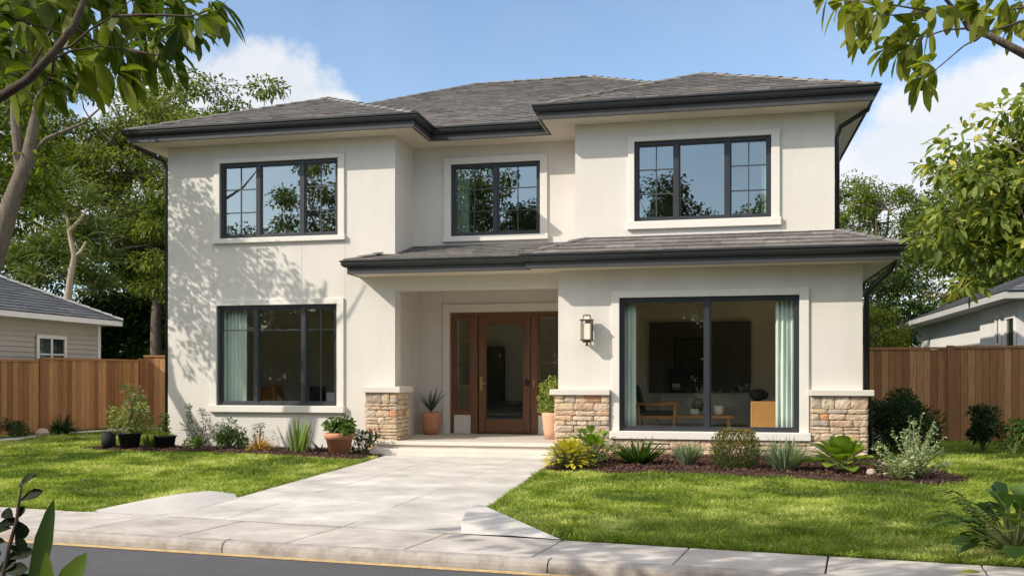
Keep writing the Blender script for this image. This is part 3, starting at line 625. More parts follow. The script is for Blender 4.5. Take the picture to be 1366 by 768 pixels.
# stonework
def pal(R): return float(R.choice([.0, .1, .2, .3, .4, .5, .6, .7, .78, .85, .92, 1.0], p=[.08, .1, .13, .13, .14, .08, .07, .06, .11, .04, .04, .02])) + R.uniform(-.02, .02)
def stone(b, R, place, u0, u1, z0, z1, pr_):
    nu, nz = max(4, int((u1 - u0) / .035)), 4; g = .003; c = min(1, max(0, pal(R))); vs = []; fs = []
    tilt = R.uniform(-.010, .010, 2); jit = lambda: R.uniform(-.006, .006)
    cj = [(jit(), jit()) for _ in range(4)]
    for j in range(nz + 1):
        for i in range(nu + 1):
            s, t = i / nu, j / nz; e = min(s, 1 - s) * (u1 - u0); f = min(t, 1 - t) * (z1 - z0); edge = min(e, f)
            du = sum(w_ * cj[k][0] for k, w_ in enumerate(((1 - s) * (1 - t), s * (1 - t), s * t, (1 - s) * t)))
            dz = sum(w_ * cj[k][1] for k, w_ in enumerate(((1 - s) * (1 - t), s * (1 - t), s * t, (1 - s) * t)))
            corner = (i in (0, nu)) and (j in (0, nz)); inset = .008 if corner else 0
            uu = u0 + g + (u1 - u0 - 2 * g) * s + du + (inset if i == 0 else -inset if i == nu else 0)
            zz = z0 + g + (z1 - z0 - 2 * g) * t + dz + (inset if j == 0 else -inset if j == nz else 0)
            out = pr_ * (0 if edge < 1e-6 else 1) + (.72 * pr_ if edge < 1e-6 else 0) + (tilt[0] * (s - .5) + tilt[1] * (t - .5)) + R.uniform(-.004, .004)
            vs.append(place(uu, zz, out))
    for j in range(nz):
        for i in range(nu): a = j * (nu + 1) + i; fs.append((a, a + 1, a + nu + 2, a + nu + 1))
    per = [i for i in range(nu + 1)] + [j * (nu + 1) + nu for j in range(1, nz + 1)] + [nz * (nu + 1) + i for i in range(nu - 1, -1, -1)] + [j * (nu + 1) for j in range(nz - 1, 0, -1)]
    base = len(vs)
    for k in per: x, z = 0, 0; vs.append(None)
    # side walls going back to the mortar
    for q, k in enumerate(per):
        i, j = k % (nu + 1), k // (nu + 1); s, t = i / nu, j / nz
        uu = u0 + g + (u1 - u0 - 2 * g) * s; zz = z0 + g + (z1 - z0 - 2 * g) * t; vs[base + q] = place(uu, zz, -.02)
    m_ = len(per)
    for q in range(m_): fs.append((per[q], base + q, base + (q + 1) % m_, per[(q + 1) % m_]))
    b.add(vs, fs, c)
def rows(R, z0, z1, lo=.075, hi=.125):
    z = [z0]
    while z[-1] < z1 - lo * 1.4: z.append(min(z1, z[-1] + R.uniform(lo, hi)))
    z[-1] = z1; return z
def stonefield(b, R, place, u0, u1, zs, lmin=.13, lmax=.36):
    for j in range(len(zs) - 1):
        u = u0
        while u < u1 - 1e-4:
            w = R.uniform(lmin, lmax); nu_ = u + w
            if u1 - nu_ < lmin * .8: nu_ = u1
            hgt = zs[j + 1] - zs[j]; pr_ = R.uniform(.022, .042)
            if hgt > .1 and R.random() < .35:
                m_ = zs[j] + hgt * R.uniform(.4, .6); stone(b, R, place, u, nu_, zs[j], m_, pr_); stone(b, R, place, u, nu_, m_, zs[j + 1], R.uniform(.02, .045))
            else: stone(b, R, place, u, nu_, zs[j], zs[j + 1], pr_)
            u = nu_
R = rnd(31); PY_ = RY - .06
b = MB(); pf = lambda u_, z, o: (u_, PY_ - o, z)
zl = rows(R, -.06, .30); zu = [.30] + rows(R, .30, 1.0)[1:]
stonefield(b, R, pf, -2.62, 2.2, zl, .18, .5)
stonefield(b, R, pf, -2.62, -1.74, zu); zu2 = [.30] + rows(R, .30, 1.0)[1:]; stonefield(b, R, pf, 1.37, 2.2, zu2)
stonefield(b, R, lambda u_, z, o: (-2.62 - o * .6, u_, z), PY_, 15.9, rows(R, -.06, 1.0)); stonefield(b, R, lambda u_, z, o: (2.2 + o * .6, u_, z), PY_, 15.9, rows(R, -.06, 1.0))
sv = b.build('stone_veneer', M['stone'], H); sv['label'] = 'tan ledge stone base around the picture window'
b = MB(); b.box(-2.62, -1.735, PY_, 15.9, -.1, 1.0); b.box(1.365, 2.2, PY_, 15.9, -.1, 1.0); b.box(-1.735, 1.365, PY_, RY + .02, -.1, .30); b.build('mortar', M['mortar'], sv)
b = MB(); b.box(-2.70, -1.725, PY_ - .085, 15.95, 1.0, 1.09); b.build('stone_cap', M['cap'], sv, bevel=.008)
b = MB(); b.box(1.355, 2.29, PY_ - .085, 15.95, 1.0, 1.09); b.build('stone_cap', M['cap'], sv, bevel=.008)
b = MB(); px0, px1, py0, py1 = -5.88, -5.33, 15.46, 16.05
stonefield(b, R, lambda u_, z, o: (u_, py0 - o, z), px0, px1, rows(R, .0, 1.03), .12, .28)
stonefield(b, R, lambda u_, z, o: (px1 + o, u_, z), py0, py1, rows(R, .222, 1.03, .05, .1), .12, .28)
stonefield(b, R, lambda u_, z, o: (px0 - o, u_, z), py0, FY, rows(R, .0, 1.03, .05, .1), .12, .28)
pv = b.build('stone_pier', M['stone'], H); MB().box(px0, px1, py0, py1, -.05, 1.03).build('mortar', M['mortar'], pv)
MB().box(px0 - .06, px1 + .07, py0 - .08, py1 + .05, 1.03, 1.13).build('stone_cap', M['cap'], pv, bevel=.008)

# ------------------------------------------------------------------ roofs
def facet(b, R, P, expo=.20, tw=.34):
    """tile a planar polygon P (3d, first edge = eave) with overlapping courses"""
    P = [Vector(p) for p in P]; n = (P[1] - P[0]).cross(P[2] - P[0]).normalized()
    if n.z < 0: n = -n
    u = (P[1] - P[0]); u.z = 0; u.normalize(); v = n.cross(u); v = v if v.z > 0 else -v
    Q = [((p - P[0]).dot(u), (p - P[0]).dot(v)) for p in P]
    ar = sum(Q[i][0] * Q[(i + 1) % len(Q)][1] - Q[(i + 1) % len(Q)][0] * Q[i][1] for i in range(len(Q)))
    if ar < 0: Q = Q[::-1]
    vmax = max(q[1] for q in Q); O = P[0]
    k = 0; v0 = -.03
    while v0 < vmax:
        v1 = v0 + expo; us = min(q[0] for q in Q) - R.uniform(0, tw); ue = max(q[0] for q in Q); rowc = R.uniform(-.12, .12)
        while us < ue:
            w_ = tw * R.uniform(.75, 1.25); P2 = Q if v0 >= 0 else [(a, (c if c > 1e-6 else -.03)) for a, c in Q]
            for cl in ((1, 0, us + w_ - .002), (-1, 0, -us - .002), (0, 1, v1 + .012), (0, -1, -v0)):
                P2 = clip(P2, *cl)
                if len(P2) < 3: break
            if len(P2) >= 3:
                c = min(1, max(0, .5 + rowc + R.normal(0, .2))); lift = R.uniform(0, .004)
                hh = lambda vv: .005 + .017 * (1 - (vv - v0) / expo) + lift
                top = [O + u * a + v * d + n * hh(d) for a, d in P2]; m_ = len(top)
                low = [O + u * a + v * d + n * (hh(d) - .017) for a, d in P2]
                fs = [tuple(range(m_))] + [(i, m_ + i, m_ + (i + 1) % m_, (i + 1) % m_) for i in range(m_)]
                b.add(top + low, fs, c)
            us += w_
        v0 = v1; k += 1
def deck(b, P):
    P = [Vector(p) for p in P]; n = (P[1] - P[0]).cross(P[2] - P[0]).normalized(); n = n if n.z > 0 else -n
    b.add([p - n * .02 for p in P], [tuple(range(len(P)))])
def ridge(b, R, p, q, r=.07, step=.32):
    p = Vector(p); q = Vector(q); d = q - p; L = d.length; d.normalize(); side = d.cross(Vector((0, 0, 1))).normalized(); up = side.cross(d)
    if up.z < 0: up = -up
    k = 0
    while k * step < L - .05:
        a = k * step; e = min(L, a + step + .03); vs = []; c = R.uniform(0, 1); m_ = 7; jt = R.uniform(-.003, .003)
        for t, rr, lf in ((a, r * 1.06, .018 + jt), (e, r * .94, .006 + jt)):
            for i in range(m_): an = math.pi * (i / (m_ - 1)); vs.append(p + d * t + side * math.cos(an) * rr * 1.15 + up * (math.sin(an) * rr * .62 + lf - .015))
        for t, rr, lf in ((a, r * 1.06, .018 + jt), (e, r * .94, .006 + jt)):
            for i in range(m_): an = math.pi * (i / (m_ - 1)); vs.append(p + d * t + side * math.cos(an) * (rr * 1.15 - .018) + up * (math.sin(an) * (rr * .62 - .015) + lf - .03))
        fs = [(i, i + 1, m_ + i + 1, m_ + i) for i in range(m_ - 1)] + [(i + 1, i, 2 * m_ + i, 2 * m_ + i + 1) for i in range(m_ - 1)]
        b.add(vs, fs, c); k += 1
ZE = 5.66; x0, x1, yb = -10.33, 2.30, 28.7
RL, RRr = (-5.76, 22.4, 8.34), (-2.99, 22.4, 8.34); yf = 16.2
AL = (-7.64, 17.91, 6.83); AR = (-.30, 17.82, 6.80)
F_up = [
    [(x0, yf, ZE), (x1, yf, ZE), RRr, RL], [(x1, yb, ZE), (x0, yb, ZE), RL, RRr],
    [(x0, yb, ZE), (x0, yf, ZE), RL], [(x1, yf, ZE), (x1, yb, ZE), RRr],
    [(x0, 15.22, ZE), (-4.945, 15.22, ZE), AL], [(x0, 19.3, ZE), (x0, 15.22, ZE), AL, (-7.64, 19.3, 6.83)], [(-4.945, 15.22, ZE), (-4.945, 16.25, ZE), (-7.64, 18.95, 6.83), AL],
    [(-2.895, 15.22, ZE), (x1, 15.22, ZE), AR], [(-2.895, 16.25, ZE), (-2.895, 15.22, ZE), AR, (-.30, 18.85, 6.80)], [(x1, 15.22, ZE), (x1, 19.3, ZE), (-.30, 19.3, 6.80), AR]]
R = rnd(41); b = MB(); bd = MB()
for i, P in enumerate(F_up):
    deck(bd, P)
    if i != 1: facet(b, R, P)
facet(b, R, F_up[1], .5, 1.2)
rf = b.build('roof', M['roof'], H); rf['label'] = 'main grey tiled hip roof'; bd.build('roof_deck', M['fascia'], rf)
b = MB()
for p, q in [((x0, yf, ZE), RL), (RL, RRr), ((x1, yf, ZE), RRr), ((x0, 15.22, ZE), AL), ((-4.945, 15.22, ZE), AL), (AL, (-7.64, 18.9, 6.83)), ((-2.895, 15.22, ZE), AR), ((x1, 15.22, ZE), AR), (AR, (-.30, 18.8, 6.80))]: b = MB(); ridge(b, R, p, q); b.build('ridge_cap', M['ridge'], rf)
# ground-floor roof
ZL = 3.235; yfl, yfr = 15.12, 14.97; xl, xr = -6.14, 2.62
F_lo = [[(xl, yfl, ZL), (-2.5, yfl, ZL), (-2.5, CY + .02, 3.66), (-5.50, CY + .02, 3.66), (-5.72, FY, 3.42)],
        [(-3.05, yfr, ZL + .01), (xr, yfr, ZL + .01), (1.80, FY + .02, 3.575), (-2.15, FY + .02, 3.575)],
        [(-3.05, CY, ZL + .01), (-3.05, yfr, ZL + .01), (-2.15, FY + .02, 3.575), (-2.15, CY, 3.575)],
        [(xr, yfr, ZL + .01), (xr, 28.7, ZL + .01), (1.74, 28.7, 3.575), (1.74, FY + .02, 3.575)],
        [(xl, FY + .01, ZL), (xl, yfl, ZL), (-5.72, FY + .01, 3.42)]]
b = MB(); bd = MB()
for P in F_lo: deck(bd, P); facet(b, R, P, .21, .42)
rl = b.build('roof', M['roof'], H); rl['label'] = 'lower grey tiled roof over the porch and picture window'; bd.build('roof_deck', M['fascia'], rl)
for p_, q_, r_ in [((xl, yfl, ZL), (-5.70, FY - .04, 3.42), .06), ((-3.05, yfr, ZL + .01), (-2.15, FY, 3.575), .06), ((xr, yfr, ZL + .01), (1.80, FY, 3.575), .07)]:
    b = MB(); ridge(b, R, p_, q_, r_, .3); b.build('ridge_cap', M['ridge'], rl)
def sweep(b, path, prof):       # outward = right hand side of travel direction
    n = len(path); m_ = len(prof); vs = []
    for i, p in enumerate(path):
        p = Vector(p); dirs = []
        if i > 0: dirs.append((p - Vector(path[i - 1])).normalized())
        if i < n - 1: dirs.append((Vector(path[i + 1]) - p).normalized())
        ns = [Vector((d.y, -d.x)) for d in dirs]
        if len(ns) == 2: k = (ns[0] + ns[1]); mt = k / max(.2, (1 + ns[0].dot(ns[1])))
        else: mt = ns[0]
        for o_, z in prof: vs.append((p.x + mt.x * o_, p.y + mt.y * o_, z))
    fs = []
    for i in range(n - 1):
        for j in range(m_ - 1): fs.append((i * m_ + j, (i + 1) * m_ + j, (i + 1) * m_ + j + 1, i * m_ + j + 1))
    fs += [tuple(range(m_ - 1, -1, -1)), tuple(range((n - 1) * m_, n * m_))]
    b.add(vs, fs)
def gut(path, zt, parent):
    b = MB(); sweep(b, path, [(-.02, zt - .11), (.04, zt - .11), (.075, zt - .085), (.085, zt - .05), (.078, zt - .035), (.10, zt - .02), (.10, zt), (.088, zt), (.085, zt - .015), (-.02, zt - .03), (-.02, zt - .11)]); b.build('gutter', M['gutter'], parent)
    b = MB(); sweep(b, path, [(-.045, zt - .22), (.0, zt - .22), (.0, zt - .03), (-.045, zt - .03), (-.045, zt - .22)]); b.build('fascia', M['fascia'], parent)
s = .03
upath = [(x0 + s, 28.6), (x0 + s, 15.22 + s), (-4.945 - s, 15.22 + s), (-4.945 - s, yf + s), (-2.895 + s, yf + s), (-2.895 + s, 15.22 + s), (x1 - s, 15.22 + s), (x1 - s, 28.6)]
upath = [(p[0], p[1]) for p in upath]
def outward(path): return path
gut(upath[:], 5.67, rf)
gut([(xl + s, FY), (xl + s, yfl + s), (-3.05 + s, yfl + s), (-3.05 + s, yfr + s), (xr - s, yfr + s), (xr - s, 28.6)], 3.235, rl)
b = MB()
for r_ in [(x0 + .05, -4.96, 15.26, 16.24), (-2.88, x1 - .05, 15.26, 16.24), (x0 + .05, x1 - .05, 16.24, 28.5)]:
    b.add([(r_[0], r_[2], 5.452), (r_[0], r_[3], 5.452), (r_[1], r_[3], 5.452), (r_[1], r_[2], 5.452)], [(0, 1, 2, 3)])
b.build('soffit', M['soffit'], rf)
b = MB()
for r_ in [(xl + .05, -3.02, yfl + .04, 16.3), (-3.02, xr - .05, yfr + .04, 16.3), (1.7, xr - .05, 16.3, 28.5)]:
    b.add([(r_[0], r_[2], 3.022), (r_[0], r_[3], 3.022), (r_[1], r_[3], 3.022), (r_[1], r_[2], 3.022)], [(0, 1, 2, 3)])
b.build('soffit', M['soffit'], rl)
def pipe(pts, parent, r=.038): b = MB(); b.tube(pts, r, 8); b.build('downspout', M['gutter'], parent, smooth=True)
pipe([(x0 + .05, 15.35, 5.56), (x0 + .06, 15.45, 5.42), (-9.90, FY + .02, 5.22), (-9.86, FY + .05, 5.05), (-9.86, FY + .05, -.02)], rf)
pipe([(x1 - .02, 15.75, 5.54), (x1 - .05, 15.75, 5.44), (1.86, 15.85, 5.22), (1.81, 15.86, 5.05), (1.81, 15.86, 3.5)], rf)
pipe([(xr - .02, 15.35, 3.12), (xr - .04, 15.36, 3.0), (xr - .10, 15.4, 2.90), (2.30, RY + .12, 2.68), (2.22, RY + .14, 2.55), (2.22, RY + .14, 1.1)], rl, .042)
pipe([(2.22, RY + .14, 1.1), (2.3, RY + .46, .95), (2.32, RY + .5, .02)], rl, .042)

# wall lantern
WL = empty('wall_lantern', (-2.085, RY, 2.06), 'bronze box lantern with frosted panes on the wall between door and picture window', 'wall lamp')
lx, ly = -2.085, RY - .17
b = MB(); b.box(lx - .05, lx + .05, RY - .022, RY + .004, 1.90, 2.2); b.tube([(lx, RY - .02, 1.97), (lx, ly, 1.86), (lx, ly, 1.80)], .013); b.tube([(lx, ly, 1.79), (lx, ly, 1.83)], .022); b.build('bracket', M['bronze'], WL, bevel=.003)
b = MB(); w_ = .082
for sx in (-1, 1):
    for sy in (-1, 1): b.box(lx + sx * w_ - .007, lx + sx * w_ + .007, ly + sy * w_ - .007, ly + sy * w_ + .007, 1.89, 2.20)
b.box(lx - .098, lx + .098, ly - .098, ly + .098, 1.872, 1.893); b.box(lx - .105, lx + .105, ly - .105, ly + .105, 2.196, 2.213)
b.box(lx - .06, lx + .06, ly - .06, ly + .06, 1.845, 1.871)
for sx in (-1, 1):
    for sy in (-1, 1): b.tube([(lx + sx * .062, ly + sy * .062, 2.21), (lx + sx * .05, ly + sy * .05, 2.275)], .005, 5)
b.box(lx - .058, lx + .058, ly - .058, ly + .058, 2.272, 2.285); b.lathe([(0, 2.30), (.012, 2.295), (.014, 2.285)], lx, ly, 10)
b.build('cage', M['bronze'], WL, bevel=.002)
MB().box(lx - .06, lx + .06, ly - .06, ly + .06, 1.894, 2.15).build('diffuser', M['frost'], WL, bevel=.006)
MB().box(lx - .05, lx + .05, ly - .05, ly + .05, 2.214, 2.27).build('cap_glass', M['frost'], WL)

# ------------------------------------------------------------------ inside the rooms
def curtain(x0_, x1_, y, z0, z1, label, seed):
    R = rnd(seed); n = 70; vs = []; fs = []; ph = R.uniform(0, 6)
    for j, z in enumerate(np.linspace(z0, z1, 7)):
        for i in range(n + 1):
            s_ = i / n; x = x0_ + (x1_ - x0_) * s_; a = s_ * (x1_ - x0_) / .075 * 2 * math.pi + ph
            vs.append((x + .008 * math.sin(a * 1.3), y + (.028 + .008 * math.sin(j * 1.1 + a * .3)) * math.sin(a + .12 * math.sin(j)) , z))
    for j in range(6):
        for i in range(n): a = j * (n + 1) + i; fs.append((a, a + 1, a + n + 2, a + n + 1))
    b = MB(); b.add(vs, fs); o = b.build('curtain', M['curtain'], smooth=True)
    m_ = o.modifiers.new('thick', 'SOLIDIFY'); m_.thickness = .003
    tag(o, label, 'curtain', 'pale aqua curtains inside the windows')
curtain(-1.56, -1.34, 15.74, .3, 2.56, 'narrow pale aqua curtain at the left edge of the large picture window', 1)
curtain(.86, 1.2, 15.74, .3, 2.56, 'sunlit pale aqua curtain at the right edge of the large picture window', 2)
curtain(-8.86, -8.36, 15.98, .5, 2.56, 'pale aqua curtain inside the lower left window', 3)
curtain(-4.74, -4.46, 16.95, 3.4, 5.14, 'pale aqua curtain inside the middle upper window', 4)
curtain(.66, .80, 15.95, 3.5, 5.13, 'slim pale aqua curtain inside the upper right window', 5)
ac = empty('armchair', (-1.22, 17.2, .22), 'dark cushioned wooden armchair at the left side of the picture window', 'armchair')
ax, ay, fz = -1.06, 17.2, .22
b = MB(); b.box(ax - .3, ax + .28, ay - .28, ay + .28, fz + .34, fz + .40); b.build('seat', M['teak'], ac, bevel=.01)
b = MB(); b.box(ax - .27, ax + .26, ay - .25, ay + .25, fz + .40, fz + .47); b.build('seat_cushion', M['fabric'], ac, bevel=.025)
b = MB(); b.add([(ax - .30, ay - .27, fz + .42), (ax - .22, ay - .27, fz + .42), (ax - .36, ay - .27, fz + .93), (ax - .43, ay - .27, fz + .93)] + [(ax - .30, ay + .27, fz + .42), (ax - .22, ay + .27, fz + .42), (ax - .36, ay + .27, fz + .93), (ax - .43, ay + .27, fz + .93)],
             [(0, 1, 2, 3), (7, 6, 5, 4), (0, 4, 5, 1), (1, 5, 6, 2), (2, 6, 7, 3), (3, 7, 4, 0)]); b.build('backrest', M['fabric'], ac, bevel=.02)
for sy in (-.31, .31):
    MB().tube([(ax - .36, ay + sy, fz + .60), (ax, ay + sy, fz + .59), (ax + .30, ay + sy, fz + .62)], .028, 8).build('armrest', M['teak'], ac, smooth=True)
    for sx, tx in ((-.30, -.34), (.27, .30)): MB().tube([(ax + sx, ay + sy, fz), (ax + tx, ay + sy, fz + .60)], [.02, .026], 8).build('leg', M['teak'], ac, smooth=True)
ct = empty('coffee_table', (-.32, 17.4, .22), 'low teak coffee table behind the picture window', 'coffee table')
MB().box(-.86, .22, 17.1, 17.7, .575, .62).build('table_top', M['teak'], ct, bevel=.008); MB().box(-.78, .14, 17.16, 17.64, .36, .38).build('shelf', M['teak'], ct)
for x in (-.80, .15):
    for y in (17.15, 17.65): MB().box(x - .022, x + .022, y - .022, y + .022, .22, .574).build('leg', M['teak'], ct)
def vase(name, x, y, z, r, hh, label, cat):
    b = MB(); b.lathe([(0, z), (r * .8, z), (r, z + hh * .25), (r * 1.02, z + hh * .8), (r * .93, z + hh), (r * .84, z + hh), (r * .8, z + hh * .5), (0, z + hh * .45)], x, y); return tag(b.build(name, M['ceramic'], smooth=True), label, cat)
vase('ceramic_vase', -.02, 17.3, .622, .09, .165, 'empty round white vase on the right of the coffee table', 'vase')
pp = empty('potted_plant', (-.40, 17.4, .622), 'small green plant in a white pot on the coffee table', 'potted plant')
b = MB(); b.lathe([(0, .622), (.075, .622), (.088, .65), (.088, .73), (.078, .73), (.07, .69), (0, .69)], -.44, 17.38); b.build('pot', M['ceramic'], pp, smooth=True)
def ball_leaves(L, R, c, r, n, l, w, t=(.2, .8), up=.2, zs=1.0, shell=.4, droop=.2):
    d = nrmz(R.normal(size=(n, 3))); rad = r * (shell + (1 - shell) * R.random(n)[:, None] ** .5); p = np.array(c) + d * rad * np.array([1, 1, zs])
    dd = d + R.normal(0, .45, (n, 3)) + np.array([0, 0, up]); nn = d * .6 + np.array([0, 0, .7]) + R.normal(0, .4, (n, 3))
    L.add(p, dd, nn, l * R.uniform(.6, 1.3, n), w * R.uniform(.7, 1.2, n), droop, np.clip(R.uniform(t[0], t[1], n), 0, 1))
L = Leaves(); ball_leaves(L, rnd(1), (-.36, 17.40, .81), .10, 160, .05, .03); L.build('foliage', M['l_bush'], 'simple', pp)
o = tag(MB().box(.52, 1.02, 16.75, 17.4, .22, .88).build('wooden_cabinet', M['pine'], bevel=.01), 'honey coloured wooden cabinet at the right inside the picture window', 'cabinet')
o = MB(); o.box(.56, 1.3, 17.45, 18.3, .22, .66); sf = empty('sofa', (.9, 17.9, .22), 'grey sofa behind the honey wooden cabinet in the living room', 'sofa'); o.build('seat', M['linen'], sf, bevel=.04); MB().box(.66, 1.9, 18.31, 18.5, .22, 1.0).build('backrest', M['linen'], sf, bevel=.05)
b = MB(); R = rnd(8); n = 14; vs = []
for i in range(9):
    for k in range(n):
        th = math.pi * i / 8; a = 2 * math.pi * k / n; q = 1 + R.uniform(-.08, .08)
        vs.append((.66 + .17 * q * math.sin(th) * math.cos(a), 17.2 + .12 * q * math.sin(th) * math.sin(a), .985 + .10 * math.cos(th) * q))
b.add(vs, [(i * n + k, (i + 1) * n + k, (i + 1) * n + (k + 1) % n, i * n + (k + 1) % n) for i in range(8) for k in range(n)])
tag(b.build('cushion', M['fabric'], smooth=True), 'black cushion lying on the honey coloured wooden cabinet', 'cushion')
tag(MB().box(-1.36, .59, 19.10, 19.18, 1.0, 2.38).build('wall_panel', M['roomdark']), 'large dark panel on the back wall seen through the picture window', 'wall panel')
tag(MB().box(-1.12, .58, 18.5, 19.09, .40, .99).build('media_cabinet', M['greypanel'], bevel=.01), 'low pale grey cabinet under the dark wall panel', 'media cabinet')
pf_ = empty('picture_frame', (-.55, 20.1, 1.6), 'dark framed picture on the dark panel left of the window mullion', 'picture'); b = MB(); b.frame(-.87, -.21, 1.34, 2.06, .04, 19.05, 19.095); b.build('frame', M['black'], pf_); MB().box(-.83, -.25, 19.07, 19.09, 1.38, 2.02).build('picture', surf('green_print', (.015, .03, .012), (.06, .09, .02), rough=.3, nscale=6), pf_)
sc_ = empty('display_screen', (-.87, 19.9, 1.0), 'black screen with a small white label on the media cabinet', 'screen'); MB().box(-.95, -.19, 18.92, 18.95, 1.0, 1.46).build('panel', M['black'], sc_)
lb = MB().box(-.90, -.75, 18.91, 18.918, 1.10, 1.17).build('label', M['white'], sc_)
b = MB()
for x in (-.885, -.85, -.815, -.78): b.box(x, x + .012, 18.904, 18.9095, 1.115, 1.155); b.box(x, x + .022, 18.904, 18.9095, 1.13, 1.137) 
b.build('lettering', M['black'], lb)
MB().box(-.91, -.73, 18.91, 18.915, 1.065, 1.073).build('label_line', M['white'], sc_)
for x in (-1.0, 1.1): pass
ch = empty('lounge_chair', (-8.6, 17.4, .22), 'brown leather tub chair inside the lower left window', 'chair')
b = MB(); b.add([(-8.86, 17.1, .62), (-8.34, 17.1, .62), (-8.42, 17.16, 1.12), (-8.72, 17.16, 1.12), (-8.86, 17.75, .62), (-8.34, 17.75, .62), (-8.46, 17.6, 1.12), (-8.72, 17.6, 1.12)], [(0, 1, 2, 3), (7, 6, 5, 4), (0, 4, 5, 1), (1, 5, 6, 2), (2, 6, 7, 3), (3, 7, 4, 0)])
b.build('backrest', surf('tan_leather', (.30, .13, .04), (.36, .17, .06), rough=.5), ch, bevel=.03); MB().box(-8.9, -8.3, 17.1, 17.8, .42, .619).build('seat', M['pine'], ch, bevel=.02)
for x in (-8.85, -8.35):
    for y in (17.15, 17.75): MB().box(x - .02, x + .02, y - .02, y + .02, .22, .42).build('leg', M['pine'], ch)
dk = empty('desk', (-7.5, 17.4, .22), 'dark desk inside the right light of the lower left window', 'desk'); MB().box(-7.9, -6.6, 17.1, 17.8, .76, .80).build('desk_top', M['roomdark'], dk)
for x in (-7.86, -6.64): MB().box(x - .02, x + .02, 17.12, 17.78, .22, .759).build('leg', M['roomdark'], dk)
tag(MB().box(-7.36, -7.14, 17.2, 17.4, .80, 1.0).build('storage_box', M['white'], bevel=.005), 'white box on the desk inside the lower left window', 'box')
tag(MB().box(-7.74, -7.44, 17.3, 17.36, .80, 1.12).build('monitor', M['black']), 'small black monitor on the desk inside the lower left window', 'monitor')
tag(MB().box(-7.75, -5.9, 19.0, 19.18, .22, 2.4).build('bookcase', M['roomdark']), 'dark tall bookcase at the back of the lower left room', 'bookcase')
tag(MB().box(-4.86, -4.52, 19.9, 20.2, .22, 1.95).build('coat_stand_cabinet', M['roomdark'], bevel=.02), 'tall dark cabinet seen through the glazed front door', 'cabinet')
tag(MB().box(-4.75, -3.9, 19.5, 19.8, .22, .8).build('console_table', M['roomdark'], bevel=.01), 'low dark console table seen through the glazed front door', 'console table')

# ------------------------------------------------------------------ plants near the house
def foliage_obj(name, label, cat, base, group=None): return empty(name, (base[0], base[1], base[2] if len(base) > 2 else 0.02), label, cat, group)
def stems(b, R, base, tips, r=.008, bend=.12):
    for t in tips:
        a = Vector(base); c = Vector(t); m_ = (a + c) / 2 + Vector((R.uniform(-bend, bend), R.uniform(-bend, bend), R.uniform(0, bend))) * (c - a).length
        b.tube([a, m_, c], [r, r * .8, r * .4], 5, cap=False)
def bush(label, cat, x, y, r, hgt, mat_, leaf=(.06, .03), n=1200, kind='simple', seed=1, z=.03, clumps=9, tint=(.1, .9), name='shrub', parent=None, upness=.3, spiky=0):
    R = rnd(seed); root = parent or foliage_obj(name, label, cat, (x, y, z)); L = Leaves(); tips = []
    for k in range(clumps):
        a = R.uniform(0, 2 * math.pi); q = r * math.sqrt(R.random()) * .8; zz = z + hgt * (R.uniform(.3, .92) * (1 - .4 * (q / r) ** 2)); c = (x + q * math.cos(a), y + q * math.sin(a) , zz); tips.append(c)
        rr = r * R.uniform(.28, .5); o_ = R.uniform(-.15, .15)
        ball_leaves(L, R, c, rr, n // clumps, leaf[0], leaf[1], (tint[0] + o_, tint[1] + o_), upness, zs=.9, shell=.2)
        if spiky:
            for s_ in range(spiky):
                d = nrmz(R.normal(size=3) + np.array([0, 0, 1.6])); m_ = 14; t_ = np.linspace(.3, 1, m_)[:, None]; p = np.array(c) + d * t_ * rr * 2.4
                L.add(p, d + R.normal(0, .7, (m_, 3)), R.normal(0, 1, (m_, 3)), leaf[0] * .9, leaf[1], .1, R.uniform(*tint, m_))
    b = MB(); stems(b, R, (x, y, z), tips, .009); b.build('stem', M['stem'], root)
    L.build('foliage', mat_, kind, root); return root
def bladeplant(label, cat, x, y, n, length, width, mat_, spread=.6, droop=.3, seed=1, z=.03, base_r=.05, name='ornamental_grass', tint=(0, 1), parent=None, part='foliage', minlen=.6):
    R = rnd(seed); root = parent or foliage_obj(name, label, cat, (x, y, z)); a = R.uniform(0, 2 * math.pi, n); s_ = spread * np.sqrt(R.random(n))
    d = np.stack([np.cos(a) * s_, np.sin(a) * s_, np.ones(n)], 1); q = base_r * np.sqrt(R.random(n)); p = np.stack([x + q * np.cos(a), y + q * np.sin(a), np.full(n, z - .01)], 1)
    nn = np.stack([-np.cos(a), -np.sin(a), np.full(n, .6)], 1) + R.normal(0, .25, (n, 3))
    L = Leaves(); L.add(p, d, nn, length * R.uniform(minlen, 1.1, n), width * R.uniform(.7, 1.2, n), droop * (.4 + s_), R.uniform(*tint, n)); L.build(part, mat_, 'blade', root); return root
def rosette(label, cat, x, y, n, length, width, mat_, seed=1, z=.04, name='hosta', parent=None, elev=(.25, 1.3), droop=.35, stalk=.12, kind='long'):
    R = rnd(seed); root = parent or foliage_obj(name, label, cat, (x, y, z)); L = Leaves(); b = MB()
    for k in range(n):
        f = k / n; a = k * 2.399 + R.uniform(-.3, .3); e = elev[1] + (elev[0] - elev[1]) * f; d = np.array([math.cos(a) * math.cos(e), math.sin(a) * math.cos(e), math.sin(e)])
        p0 = np.array([x, y, z]); p = p0 + d * stalk * R.uniform(.7, 1.3) + np.array([0, 0, .05]); b.tube([p0, p], [.006, .005], 4, cap=False)
        nn = np.array([-math.cos(a) * math.sin(e), -math.sin(a) * math.sin(e), math.cos(e)]); sc = R.uniform(.75, 1.1)
        L.add(p, d, nn, length * sc, width * sc, droop, R.uniform(.1, 1))
    b.build('stem', M['stem'], root); L.build('foliage', mat_, kind, root, smooth=False); return root
